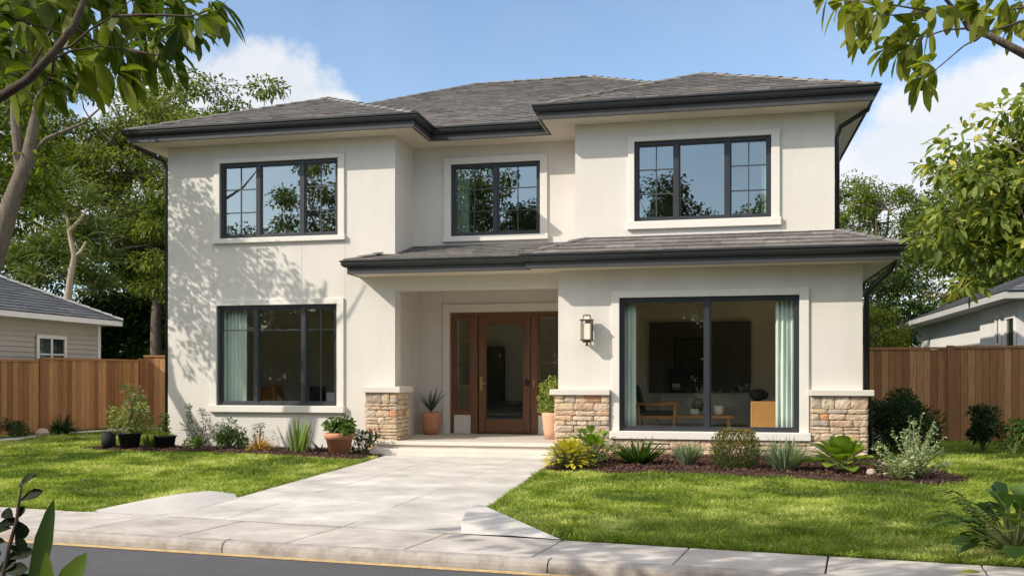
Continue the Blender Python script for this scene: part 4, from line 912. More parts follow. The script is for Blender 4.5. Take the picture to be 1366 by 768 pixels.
def pot(root, x, y, z, prof, m, soilr, soilz):
    b = MB(); b.lathe([(r_, z + q) for r_, q in prof], x, y, 36); b.build('pot', m, root, smooth=True)
    b = MB(); b.lathe([(0, z + soilz), (soilr, z + soilz)], x, y, 24); b.build('soil', M['soil'], root)
BP = lambda r_, hh: [(0, 0), (r_ * .76, 0), (r_ * .97, hh * .92), (r_ * 1.05, hh * .92), (r_ * 1.05, hh), (r_ * .95, hh), (r_ * .88, hh * .7)]
# left bed, from the left
o = MB(); o.lathe([(0, .03), (.118, .03), (.122, .32), (.112, .32), (.105, .27), (0, .26)], -10.59, 15.12, 28); tag(o.build('empty_pot', M['blackpot'], smooth=True), 'plain black cylinder pot at the far left of the mulch bed', 'pot')
p = empty('potted_plant', (-10.12, 15.04, .03), 'tall pale leaved shrub in a wide black pot beside the fence end', 'potted plant'); pot(p, -10.12, 15.04, .03, BP(.2, .29), M['blackpot'], .18, .24)
R = rnd(51); L = Leaves(); tips = []
for dx, dz, rr in [(-.38, .62, .11), (-.25, .52, .1), (-.12, .42, .12), (0, .5, .14), (.02, .75, .15), (.05, .95, .12), (-.02, 1.04, .08), (.2, .6, .12), (.3, .72, .09), (.28, .5, .09), (.1, .38, .13), (-.3, .42, .08), (-.05, .62, .12), (.14, .84, .08)]:
    c = (-10.12 + dx, 15.04 + R.uniform(-.12, .12), .03 + dz); tips.append(c); ball_leaves(L, R, c, rr * 1.1, 62, .075, .036, (.3, 1), .5, shell=.2)
b = MB(); stems(b, R, (-10.12, 15.04, .25), tips, .012); b.build('stem', M['stem'], p); L.build('foliage', leafmat('pale_shrub_leaf', [(0, (.12, .17, .05)), (.6, (.24, .29, .10)), (1, (.42, .42, .22))], .35), 'oval', p)
bladeplant('fine green grass tuft between the two black pots', 'grass tuft', -9.86, 15.25, 170, .42, .011, M['l_iris'], .5, .3, 52, base_r=.07)
p = empty('potted_plant', (-9.5, 15.15, .03), 'low yellow green moss plant in a black pot by the house corner', 'potted plant'); pot(p, -9.5, 15.15, .03, BP(.19, .24), M['blackpot'], .17, .2)
L = Leaves(); R = rnd(53); ball_leaves(L, R, (-9.5, 15.15, .25), .16, 900, .035, .012, (.4, 1), .5, zs=.45, shell=.1); L.build('foliage', M['l_yel'], 'simple', p)
L = Leaves(); 
for dx, dz in [(-.02, .45), (.03, .55), (0, .62), (-.06, .38), (.05, .40)]: ball_leaves(L, R, (-9.54 + dx, 15.2, dz), .05, 20, .06, .03, (.3, 1), .3)
L.build('sprig', M['l_bush'], 'oval', p); MB().tube([(-9.52, 15.17, .22), (-9.54, 15.2, .66)], .006, 5).build('stem', M['stem'], p)
R = rnd(54); p = foliage_obj('shrub', 'open twiggy olive grey shrub against the wall right of the black pots', 'shrub', (-9.1, 15.5, .03)); L = Leaves(); tips = []
for dx, dz, rr in [(-.1, .75, .05), (-.15, .6, .05), (.22, .55, .09), (.25, .42, .1), (.0, .38, .12), (-.18, .36, .1), (.4, .34, .1), (.52, .28, .1), (.1, .25, .14), (.3, .2, .12), (-.08, .18, .12), (.18, .64, .06), (-.12, .5, .05)]:
    c = (-9.1 + dx, 15.45 + R.uniform(-.1, .1), .03 + dz); tips.append(c); ball_leaves(L, R, c, rr, 60, .042, .02, (.0, 1), .3, shell=.1)
b = MB(); stems(b, R, (-9.0, 15.45, .03), tips, .007); b.build('stem', M['barkdark'], p); L.build('foliage', M['l_sage'], 'simple', p)
bush('small light green leafy shrub at the foot of the twiggy one', 'shrub', -8.98, 15.2, .16, .32, M['l_bush'], (.05, .028), 300, 'oval', 55, clumps=5, tint=(.4, 1))
bush('rounded mid green bushy shrub under the lower left window', 'shrub', -8.31, 15.25, .29, .50, M['l_bush'], (.055, .026), 1500, 'simple', 56, clumps=14)
bush('sparse grey twig shrub behind the amber plant', 'shrub', -7.88, 15.5, .15, .56, M['l_sage'], (.035, .018), 260, 'simple', 57, clumps=8)
bladeplant('spiky amber yellow clump left of the tall green blades', 'plant', -7.66, 15.08, 260, .42, .024, M['l_amber'], 1.4, .45, 58, name='spiky_plant', base_r=.07)
bladeplant('tall upright green sword leaved clump under the lower left window', 'plant', -6.83, 14.78, 34, .64, .048, M['l_iris'], .45, .05, 59, name='iris_clump', base_r=.17, minlen=.7)
bladeplant('small dark green arching plant between the sword leaves and the terracotta pot', 'plant', -6.5, 14.95, 26, .34, .03, M['l_deep'], 1.6, .35, 60, name='lily_plant')
p = empty('potted_plant', (-6.03, 14.62, .02), 'leafy light green plant in a large terracotta pot beside the driveway', 'potted plant')
pot(p, -6.03, 14.62, .02, [(0, 0), (.155, 0), (.215, .27), (.238, .27), (.242, .36), (.225, .37), (.205, .36), (.19, .25)], M['terra'], .2, .32)
R = rnd(61); L = Leaves()
for k in range(14):
    a = R.uniform(0, 6.28); q = .2 * math.sqrt(R.random()); ball_leaves(L, R, (-6.03 + q * 1.1 * math.cos(a), 14.62 + q * math.sin(a), .42 + R.uniform(0, .14)), .1, 55, .075, .055, (.2, 1), .4, shell=.1)
L.build('foliage', M['l_bush'], 'oval', p)
L = Leaves(); ball_leaves(L, R, (-6.05, 14.6, .52), .15, 22, .06, .05, (0, 1), .6); L.build('blossom', M['petal'], 'oval', p)
p = bush('dark leaved plant with small white flowers behind the terracotta pot', 'flowering plant', -5.72, 14.95, .2, .46, M['l_deep'], (.055, .03), 420, 'oval', 62, clumps=8, name='flowering_plant', tint=(.3, 1))
R = rnd(63); L = Leaves()
for k in range(34): c = (-5.72 + R.uniform(-.2, .2), 14.88 + R.uniform(-.16, .1), .08 + R.uniform(0, .36)); m_ = 5; a = np.arange(m_) * 1.257; L.add(np.tile(c, (m_, 1)), np.stack([np.cos(a), np.full(m_, -.5), np.sin(a)], 1), np.tile([0, -1, .3], (m_, 1)), .028, .026, 0, R.random(m_))
L.build('blossom', M['petal'], 'oval', p)
# porch
p = empty('potted_plant', (-5.3, 17.3, .22), 'spiky dark plant in a terracotta urn left of the front door', 'potted plant')
pot(p, -5.3, 17.3, .22, [(0, 0), (.13, 0), (.165, .12), (.195, .34), (.185, .42), (.168, .42), (.165, .38)], M['terra'], .165, .38)
bladeplant('', '', -5.3, 17.3, 60, .56, .02, M['l_sage'], .85, .15, 64, z=.68, parent=p, base_r=.03, minlen=.45); MB().tube([(-5.3, 17.3, .58), (-5.3, 17.3, .72)], .022, 6).build('stem', M['bark'], p)
p = empty('potted_plant', (-2.83, 16.35, .22), 'bright leafy plant in a tall pale terracotta urn beside the right stone base', 'potted plant')
pot(p, -2.83, 16.35, .22, [(0, 0), (.12, 0), (.15, .15), (.175, .42), (.17, .46), (.155, .46), (.15, .42)], M['pink'], .15, .42)
R = rnd(65); L = Leaves(); tips = []
for dx, dz, rr in [(0, .62, .12), (-.12, .72, .1), (.1, .7, .1), (-.05, .85, .12), (-.16, .55, .09), (.08, .9, .1), (0, 1.0, .09), (-.14, .9, .07), (.05, .78, .12), (-.04, .52, .08)]:
    c = (-2.85 + dx, 16.35 + R.uniform(-.08, .08), .22 + dz); tips.append(c); ball_leaves(L, R, c, rr, 90, .05, .026, (.3, 1), .3, shell=.1)
b = MB(); stems(b, R, (-2.83, 16.35, .64), tips, .009); b.build('stem', M['stem'], p); L.build('foliage', leafmat('lime_leaf', [(0, (.13, .2, .03)), (.6, (.26, .33, .06)), (1, (.4, .42, .12))], .35), 'simple', p)
# right bed, from the left
rosette('golden yellow leafy mound at the left end of the right bed', 'hosta', -2.02, 13.0, 190, .135, .07, M['l_gold'], 71, elev=(.0, 1.4), stalk=.24, kind='oval', name='golden_hosta', droop=.3)
L = Leaves()
p = rosette('green broad leaved clump just behind the golden mound', 'hosta', -1.80, 13.75, 80, .21, .12, M['l_hosta'], 72, elev=(.1, 1.4), stalk=.30, name='green_hosta', droop=.4)
bladeplant('dark green spiky agave like rosette under the left of the picture window', 'plant', -1.13, 13.75, 110, .50, .05, M['l_bush'], 1.9, .0, 73, name='agave', base_r=.03, minlen=.65, tint=(-.1, .55))
bladeplant('small silvery green tuft between the spiky rosette and the bronze shrub', 'plant', -.44, 13.66, 260, .42, .017, M['l_grey'], .8, .1, 74, name='silver_tuft', base_r=.05)
R = rnd(75); p = foliage_obj('shrub', 'dense rounded bronze green shrub below the window mullion', 'shrub', (.21, 13.35, .03)); L = Leaves(); n_ = 3600
a = R.uniform(0, 6.28, n_); zq = R.random(n_); rr = .33 * np.sqrt(np.clip(1 - (zq - .5) ** 2 * 2.4, .1, 1)) * np.sqrt(R.uniform(.15, 1, n_)); P_ = np.stack([.21 + rr * np.cos(a), 13.35 + rr * np.sin(a),   .04 + zq * .52], 1)
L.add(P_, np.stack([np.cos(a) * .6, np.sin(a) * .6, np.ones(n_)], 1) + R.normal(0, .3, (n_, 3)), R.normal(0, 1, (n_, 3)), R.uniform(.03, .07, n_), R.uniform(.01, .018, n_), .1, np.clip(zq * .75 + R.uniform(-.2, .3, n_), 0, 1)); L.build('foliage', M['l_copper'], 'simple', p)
b = MB(); stems(b, R, (.21, 13.35, .03), [(.21 + R.uniform(-.2, .2), 13.35 + R.uniform(-.2, .2), .4) for _ in range(12)], .006); b.build('stem', M['barkdark'], p)
bladeplant('blue green fine bladed grass clump right of the bronze shrub', 'ornamental grass', .84, 13.17, 380, .54, .017, M['l_grey'], 1.0, .12, 76, base_r=.09)
rosette('large bright lime hosta in front of the right stone corner', 'hosta', 1.55, 13.15, 46, .38, .21, M['l_hosta'], 77, elev=(.15, 1.3), stalk=.17, name='lime_hosta', droop=.28)
tag(MB().lathe([(0, .05), (.05, .05), (.065, .08), (.05, .12), (.02, .135), (0, .136)], 1.86, 12.72, 9).build('garden_rock', M['rock']), 'small tan rock on the mulch right of the lime hosta', 'rock')
R = rnd(78); p = foliage_obj('shrub', 'pale variegated upright shrub at the right end of the bed', 'shrub', (2.3, 12.55, .03)); L = Leaves(); b = MB()
for k in range(46):
    a = R.uniform(0, 6.28); s_ = R.uniform(.1, .95); d = nrmz(np.array([math.cos(a) * s_, math.sin(a) * s_, R.uniform(.5, 1.1)])); ln = R.uniform(.5, .92) * (1 - .28 * s_)
    t_ = np.linspace(.18, 1, 22)[:, None]; c = np.array([2.3, 12.55, .03]) + d * t_ * ln; c[:, 2] -= (t_[:, 0] ** 2) * .10 * s_; b.tube([(2.3, 12.55, .03), tuple(c[11]), tuple(c[-1])], [.007, .005, .002], 4, cap=False)
    for rep in range(2): L.add(c + R.normal(0, .008, c.shape), d * .8 + R.normal(0, .8, c.shape), R.normal(0, 1, c.shape) + [0, 0, .8], R.uniform(.03, .06, 22), R.uniform(.016, .028, 22), .2, R.uniform(.1, 1, 22))
b.build('stem', M['stem'], p); L.build('foliage', M['l_varieg'], 'simple', p)
rosette('low cream edged plant in front of the variegated shrub', 'plant', 2.08, 12.28, 40, .12, .06, M['l_varieg'], 79, elev=(.1, 1.1), stalk=.14, name='cream_leaved_plant', kind='oval')
bush('dark evergreen shrub in the shade beyond the right house corner', 'shrub', 2.95, 17.1, .62, 1.0, M['l_deep'], (.09, .03), 6500, 'simple', 80, clumps=30, name='evergreen_shrub')
bush('narrow dark conifer in front of the right fence', 'shrub', 4.32, 17.4, .30, .80, M['l_deep'], (.08, .024), 3200, 'simple', 81, clumps=14, name='evergreen_shrub')
bush('small bright green shrub beside the dark conifer at the right fence', 'shrub', 4.75, 17.2, .22, .60, M['l_bush'], (.07, .03), 700, 'oval', 82, clumps=9, tint=(.3, 1))
bush('dark leafy shrub partly cut off at the right fence', 'shrub', 5.35, 17.0, .32, .60, M['l_deep'], (.08, .03), 900, 'oval', 83, clumps=9, tint=(.3, 1))
bladeplant('dark fern at the foot of the left fence post', 'fern', -14.55, 19.1, 260, .66, .03, M['l_deep'], 1.4, .4, 84, name='fern', base_r=.1)
bush('low dark shrub at the left picture edge by the fence', 'shrub', -14.9, 17.9, .35, .36, M['l_deep'], (.06, .03), 900, 'simple', 85, clumps=8)
tag(MB().lathe([(0, .02), (.13, .02), (.15, .09), (.10, .17), (.03, .19), (0, .19)], -14.45, 18.3, 9).build('garden_rock', M['rock']), 'round pinkish rock beside the left garden path', 'rock')
# bottom right clump by the sidewalk
p = rosette('broad leaved green plant at the sidewalk in the bottom right corner', 'plant', 2.02, 7.28, 70, .22, .135, M['l_bush'], 86, elev=(.0, 1.3), stalk=.26, name='broadleaf_plant', droop=.35)
R = rnd(87); p = foliage_obj('fern', 'dark feathery fern fronds rising beside the broad leaved plant', 'fern', (1.95, 7.45, 0)); L = Leaves()
for k in range(11):
    a = R.uniform(1.6, 4.4) if k % 3 else R.uniform(0, 6.28); ln = R.uniform(.35, .62); h0 = .30; t_ = np.linspace(.15, 1, 20)[:, None]; hd = np.array([math.cos(a), math.sin(a), 0]); c = np.array([1.95, 7.5, .02]) + hd * t_ * ln + np.array([0, 0, 1]) * (np.sin(t_ * 2.2) * h0 * R.uniform(.8, 1.4)); sd_ = np.array([-hd[1], hd[0], 0])
    MBt = None
    for sg in (-1, 1): L.add(c, sd_ * sg + hd * .5, np.tile([0, 0, 1.], (20, 1)), .075 * np.sin(t_[:, 0] * 2.6 + .35), .016, .2, R.random(20))
L.build('foliage', M['l_deep'], 'simple', p)
bush('dark flower stalks with small clustered heads in the bottom right corner', 'plant', 2.32, 7.75, .17, .55, M['l_deep'], (.05, .03), 260, 'oval', 88, clumps=10, name='flower_stalks')
rosette('low broad leaved plant spilling towards the sidewalk at the right picture edge', 'plant', 2.45, 7.25, 40, .2, .12, M['l_hosta'], 89, elev=(.0, 1.2), stalk=.2, name='broadleaf_plant', droop=.35)
p = foliage_obj('arching_weed', 'thin arching stem with one drooping yellow green leaf at the right edge', 'plant', (3.0, 8.05, 0)); MB().tube([(3.0, 8.05, 0), (2.95, 8.0, .5), (2.75, 7.9, .70), (2.42, 7.75, .64)], [.008, .007, .006, .004], 6).build('stem', M['stem'], p, smooth=True)
L = Leaves(); L.add([[2.42, 7.75, .64]], [[-.1, -.1, -1]], [[-.3, -1, 0]], .20, .09, 0, .9); L.add([[2.7, 7.88, .68]], [[.2, -.4, -.6]], [[0, -.5, 1]], .16, .07, 0, .5); L.build('foliage', M['l_yel'], 'long', p)
L = Leaves(); L.add([[1.47, 6.60, .02]], [[1, -.1, .05]], [[0, -.3, 1]], .15, .05, 0, .8); tag(L.build('fallen_leaf', M['l_yel'], 'long'), 'yellow green leaf lying on the sidewalk at the bottom right', 'leaf')

# ------------------------------------------------------------------ fences and neighbours
def fence(label, pts, hgt, posts, seed, group='cedar board fences'):
    R = rnd(seed); a, c = Vector(pts[0]), Vector(pts[1]); L_ = (c - a).length; d = (c - a).normalized(); nrm = Vector((d.y, -d.x))
    if nrm.dot(Vector((0, 0)) - a) < 0: nrm = -nrm
    root = empty('fence', (a.x, a.y, 0), label, 'fence', group); b = MB(); t = 0
    def q(u_, o_): p_ = a + d * u_ + nrm * o_; return (p_.x, p_.y)
    while t < L_:
        w_ = .135; e = min(L_, t + w_ - .006); o_ = R.uniform(0, .006); b.prism([q(t, o_), q(e, o_), q(e, o_ + .02), q(t, o_ + .02)], .03, hgt + R.uniform(-.004, .004), R.uniform(.1, .9)); t += w_
    b.build('boards', M['fence'], root)
    MB().prism([q(0, -.001), q(L_, -.001), q(L_, -.012), q(0, -.012)], .03, hgt - .01, .2).build('backing', M['fence'], root)
    b = MB(); b.prism([q(0, -.02), q(L_, -.02), q(L_, .05), q(0, .05)], hgt + .004, hgt + .05, .55); b.build('top_rail', M['fence'], root)
    b = MB(); b.prism([q(0, -.013), q(L_, -.013), q(L_, -.06), q(0, -.06)], .3, .4, .2); b.prism([q(0, -.013), q(L_, -.013), q(L_, -.06), q(0, -.06)], 1.3, 1.4, .2); b.build('back_rail', M['fence'], root)
    for u_ in posts: MB().prism([q(u_ - .06, -.03), q(u_ + .06, -.03), q(u_ + .06, .075), q(u_ - .06, .075)], 0, hgt + .08, .25).build('post', M['fence'], root, bevel=.006)
fence('cedar fence panel run at the left picture edge up to the corner post', [(-17.3, 12.0), (-15.45, 19.6)], 1.66, [7.75], 91)
fence('long sunlit cedar fence run in front of the grey sided neighbour house', [(-15.45, 19.61), (-14.9, 22.68)], 1.72, [3.05], 92)
fence('shaded cedar fence run joining the left corner of the house', [(-14.85, 22.7), (-9.0, 24.0)], 1.84, [], 93)
fence('shaded cedar fence run right of the house corner', [(1.9, 20.9), (4.62, 20.9)], 1.86, [2.66], 94)
fence('sunlit cedar fence run at the right picture edge crossed by a diagonal shadow', [(4.625, 20.88), (11.5, 20.8)], 1.88, [2.9, 5.7], 95)
# left neighbour
NH = empty('neighbour_house', (-20, 18, 0), 'grey sided single storey neighbour house with dark shingle roof at the left', 'house')
b = MB(); b.box(-23.9, -16.5, 10, 23.05, 0, 2.72); b.build('wall_core', M['siding'], NH)
b = MB(); z = .05
while z < 2.7:
    b.add([(-16.46, 10, z), (-16.46, 23.07, z), (-16.485, 23.07, z + .125), (-16.485, 10, z + .125)], [(0, 1, 2, 3)]); b.add([(-16.46, 10, z), (-16.49, 10, z), (-16.49, 23.07, z), (-16.46, 23.07, z)], [(0, 1, 2, 3)]); z += .125
b.build('siding', M['siding'], NH)
b = MB(); b.box(-16.48, -16.42, 22.98, 23.1, 0, 2.72); b.build('corner_board', M['white'], NH)
e0, e1, f0, f1, ez, rz = -24.5, -16.05, 9.5, 23.5, 2.86, 4.9; rm = (e0 + e1) / 2; F_n = [[(e1, f0, ez), (e1, f1, ez), (rm, f1 - 4.2, rz), (rm, f0 + 4.2, rz)], [(e0, f1, ez), (e0, f0, ez), (rm, f0 + 4.2, rz), (rm, f1 - 4.2, rz)], [(e0, f0, ez), (e1, f0, ez), (rm, f0 + 4.2, rz)], [(e1, f1, ez), (e0, f1, ez), (rm, f1 - 4.2, rz)]]
b = MB(); R = rnd(96)
M['shingle2'] = surf('asphalt_shingle', None, attr=[(0, (.065, .072, .088)), (.5, (.10, .108, .125)), (1, (.15, .155, .175))], rough=.9, nscale=9, bscale=40, bstr=.4)
for P in F_n: facet(b, R, P, .2, .5); deck(b, P)
r1 = b.build('roof', M['shingle2'], NH)
b = MB(); ridge(b, R, (e1, f1, ez), (rm, f1 - 4.2, rz), .11, .3); ridge(b, R, (rm, f1 - 4.2, rz), (rm, f0 + 4.2, rz), .11, .3); b.build('ridge_cap', M['greypanel'], r1)
b = MB(); b.box(e0, e1 + .02, f0, f1, ez - .15, ez - .02); b.build('eave_board', M['white'], r1)
b = MB(); b.box(rm - .2, rm + .2, 17.5, 18.0, rz - .3, rz + .25); b.build('roof_vent', M['white'], r1)
wy0, wy1 = 20.05, 21.1
def side_window(x, y0_, y1_, z0, z1, parent, face=1, m=None, grid=True):
    f = MB(); t_ = .09; xo = x + face * .05; xa, xb = sorted((x + face * .005, xo))
    f.box(xa, xb, y0_, y0_ + t_, z0, z1); f.box(xa, xb, y1_ - t_, y1_, z0, z1); f.box(xa, xb, y0_ + t_, y1_ - t_, z1 - t_, z1); f.box(xa, xb, y0_ + t_, y1_ - t_, z0, z0 + t_)
    if grid: ym = (y0_ + y1_) / 2; zm = (z0 + z1) / 2; f.box(xa, xb - .01, ym - .035, ym + .035, z0 + t_, z1 - t_); f.box(xa, xb - .012, y0_ + t_, y1_ - t_, zm - .02, zm + .02)
    w_ = f.build('window', m or M['white'], parent, bevel=.004)
    xa, xb = sorted((x + face * .006, x + face * .016)); MB().box(xa, xb, y0_ + t_, y1_ - t_, z0 + t_, z1 - t_).build('pane', M['darkglass'], w_)
def dg(t, out):
    p_ = nd(t, 'ShaderNodeBsdfPrincipled'); p_.inputs['Base Color'].default_value = (.02, .025, .025, 1); p_.inputs['Roughness'].default_value = .05; t.links.new(p_.outputs[0], out.inputs[0])
M['darkglass'] = mat('dark_window_glass', dg)
side_window(-16.455, 20.6, 21.7, 1.4, 2.36, NH)
# right neighbour
NR = empty('neighbour_house', (11, 30, 0), 'white rendered neighbour house with grey roof beyond the right fence', 'house')
b = MB(); b.box(6.5, 15, 22.9, 37.6, 0, 3.0); b.box(6.38, 6.5, 22.9, 26.0, 0, 2.97); b.build('wall', M['whitewall'], NR)
e0, e1, f0, f1, ez, rz = 5.95, 15.5, 22.2, 38.1, 3.14, 5.0; rm = 10.7
b = MB(); R = rnd(97)
for P in [[(e0, f1, ez), (e0, f0, ez), (rm, f0 + 4.5, rz), (rm, f1 - 4.5, rz)], [(e1, f0, ez), (e1, f1, ez), (rm, f1 - 4.5, rz), (rm, f0 + 4.5, rz)], [(e0, f0, ez), (e1, f0, ez), (rm, f0 + 4.5, rz)], [(e1, f1, ez), (e0, f1, ez), (rm, f1 - 4.5, rz)]]: facet(b, R, P, .22, .5); deck(b, P)
r2 = b.build('roof', M['shingle2'], NR); MB().box(e0 - .02, e1, f0, f1, ez - .16, ez - .02).build('eave_board', M['greypanel'], r2)
side_window(6.38, 24.1, 24.5, 2.0, 2.75, NR, -1, grid=False); side_window(6.38, 22.95, 23.7, 1.7, 2.7, NR, -1, grid=False)
MB().tube([(6.3, 37.2, 3.2), (6.42, 37.2, 3.0), (6.42, 37.2, 0)], .05).build('downspout', M['white'], NR)
# distant pale house between the left trees
FH = empty('neighbour_house', (-22, 44, 0), 'distant pale house glimpsed between the tree trunks at the left', 'house'); MB().box(-26, -19.5, 42, 50, 0, 4.4).build('wall', M['greypanel'], FH)
b = MB()
for P in [[(-26.5, 41.5, 4.4), (-19, 41.5, 4.4), (-22.7, 46, 6.4)], [(-19, 41.5, 4.4), (-19, 50.5, 4.4), (-22.7, 46, 6.4)], [(-26.5, 50.5, 4.4), (-26.5, 41.5, 4.4), (-22.7, 46, 6.4)], [(-19, 50.5, 4.4), (-26.5, 50.5, 4.4), (-22.7, 46, 6.4)]]: facet(b, R, P, .3, .8)
b.build('roof', M['shingle2'], FH)

# ------------------------------------------------------------------ trees
def tree(label, x, y, crown, n1, n2, per, leaf, lm_, bark, tr=.18, seed=1, group=None, name='tree', kind='simple', flat=.65, clump=.55, base_z=0, lean=(0, 0), droop=.25, tint=(0, 1), rough_=.08, trunk_top=None, cat='tree'):
    """crown = (cx, cy, cz, rx, ry, rz)"""
    R = rnd(seed); root = empty(name, (x, y, base_z), label, cat, group); cx, cy, cz, rx, ry, rz = crown
    b = MB(); top = trunk_top or (cz + rz * .35); tp = []
    for k in range(7):
        t = k / 6; tp.append(Vector((x + (cx - x) * t ** 1.3 + R.uniform(-1, 1) * tr * .7 * (k > 0), y + (cy - y) * t ** 1.3 + R.uniform(-1, 1) * tr * .7 * (k > 0), base_z + (top - base_z) * t)))
    b.tube(tp, [tr * (1.25 if k == 0 else 1 - .85 * k / 6) for k in range(7)], 10)
    L1 = []
    for k in range(n1):
        d = nrmz(R.normal(size=3)); q = R.uniform(.35, .68); p_ = Vector((cx + d[0] * rx * q, cy + d[1] * ry * q, cz + d[2] * rz * q)); L1.append(p_)
        cand = [t_ for t_ in tp if t_.z < p_.z - .15] or [tp[2]]; s_ = min(cand[1:] or cand, key=lambda t_: (t_ - p_).length + .4 * abs(p_.z - t_.z - .8)); mid = s_.lerp(p_, .5) + Vector((R.uniform(-.1, .1), R.uniform(-.1, .1), R.uniform(-.05, .15))) * (p_ - s_).length
        b.tube([s_, mid, p_], [tr * .42, tr * .28, tr * .15], 6, cap=False)
    L = Leaves(); ph = R.uniform(0, 6, 3)
    for k in range(n2):
        d = nrmz(R.normal(size=3)); az_ = math.atan2(d[1], d[0]); wob = 1 + .13 * math.sin(3 * az_ + ph[0]) + .1 * math.sin(5 * az_ + 4 * d[2] + ph[1]) + R.uniform(-rough_, rough_ * .8)
        q = min(1.06 + (rough_ > .1) * .2, (R.uniform(.25, 1) ** .55) * wob); c = Vector((cx + d[0] * rx * q, cy + d[1] * ry * q, cz + d[2] * rz * q))
        s_ = min(L1, key=lambda t_: (t_ - c).length); mid = s_.lerp(c, .55) + Vector((R.uniform(-.12, .12), R.uniform(-.12, .12), R.uniform(0, .12))) * (c - s_).length
        b.tube([s_, mid, c], [tr * .14, tr * .09, tr * .03], 4, cap=False)
        m_ = int(per * R.uniform(.5, 1.4)); cr = clump * R.uniform(.6, 1.25); o_ = R.uniform(-.18, .18)
        dd = nrmz(R.normal(size=(m_, 3))); rr = cr * R.random(m_)[:, None] ** .45; p_ = np.array(c) + dd * rr * np.array([1, 1, flat])
        dr_ = dd * .8 + R.normal(0, .5, (m_, 3)) + np.array([0, 0, -.05]); nn = np.array([0, 0, 1.]) + R.normal(0, .55, (m_, 3))
        L.add(p_, dr_, nn, leaf[0] * R.uniform(.6, 1.3, m_), leaf[1] * R.uniform(.7, 1.2, m_), droop, np.clip(R.uniform(tint[0], tint[1], m_) + o_, 0, 1))
    b.build('trunk', bark, root, smooth=True); L.build('crown', lm_, kind, root); return root
GL = 'background trees left of the house'; GR = 'background trees right of the house'; GB = 'trees across the street'
tree('large spreading dark green tree close to the left side of the house', -15.2, 28.5, (-15.4, 28.5, 6.2, 3.4, 3.0, 4.4), 12, 150, 300, (.17, .075), M['l_mid'], M['bark'], .24, 101, GL, tint=(0, .85), flat=.42, clump=.85)
tree('very tall green tree behind the left neighbour roof', -20.5, 32, (-20.5, 32, 8.4, 4.2, 3.5, 4.6), 12, 160, 280, (.18, .08), M['l_mid'], M['bark'], .28, 102, GL, tint=(.1, 1), flat=.45, clump=.9)
tree('tall leafy tree at the left picture edge behind the neighbour house', -27, 31, (-27, 31, 8.2, 4.6, 4, 5.4), 12, 150, 280, (.18, .09), M['l_mid'], M['bark'], .28, 103, GL, tint=(.0, .9), clump=.95)
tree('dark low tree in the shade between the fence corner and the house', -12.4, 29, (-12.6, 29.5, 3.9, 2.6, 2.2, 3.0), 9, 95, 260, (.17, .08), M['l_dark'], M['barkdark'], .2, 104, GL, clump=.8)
tree('light green small tree beside the fence corner', -14.6, 25.6, (-14.5, 25.6, 2.7, 1.2, 1.0, .75), 7, 26, 130, (.12, .06), M['l_yel'], M['bark'], .07, 105, GL, clump=.35, tint=(0, .7))
tree('dark background tree filling the gap behind the left fence', -18.5, 35, (-18.5, 36, 4.6, 6.2, 2.5, 4.4), 9, 150, 300, (.22, .11), M['l_dark'], M['barkdark'], .22, 106, GL, clump=1.0)
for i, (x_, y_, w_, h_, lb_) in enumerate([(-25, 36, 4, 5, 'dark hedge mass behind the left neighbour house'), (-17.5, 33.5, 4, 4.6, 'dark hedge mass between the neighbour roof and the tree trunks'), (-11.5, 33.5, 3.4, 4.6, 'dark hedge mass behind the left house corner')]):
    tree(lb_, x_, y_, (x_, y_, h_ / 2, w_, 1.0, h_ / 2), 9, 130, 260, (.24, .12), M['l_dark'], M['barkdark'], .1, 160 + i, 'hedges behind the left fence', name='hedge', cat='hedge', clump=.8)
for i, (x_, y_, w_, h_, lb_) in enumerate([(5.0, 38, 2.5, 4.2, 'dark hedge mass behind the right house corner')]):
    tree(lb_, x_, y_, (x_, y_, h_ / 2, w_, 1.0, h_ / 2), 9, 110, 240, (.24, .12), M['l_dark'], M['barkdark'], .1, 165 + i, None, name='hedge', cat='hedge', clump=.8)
tree('broad tree crown filling the sky behind the feathery tree', -23.5, 39, (-23.5, 39, 6.2, 5.0, 2.6, 5.0), 12, 170, 300, (.19, .09), M['l_mid'], M['bark'], .26, 171, GL, clump=.95, tint=(-.1, .75))
tree('dense tree crown directly behind the left house corner', -16.0, 37.5, (-16.0, 37.5, 5.4, 4.2, 2.4, 5.0), 12, 160, 300, (.19, .09), M['l_mid'], M['bark'], .26, 172, GL, clump=.95, tint=(-.1, .7))
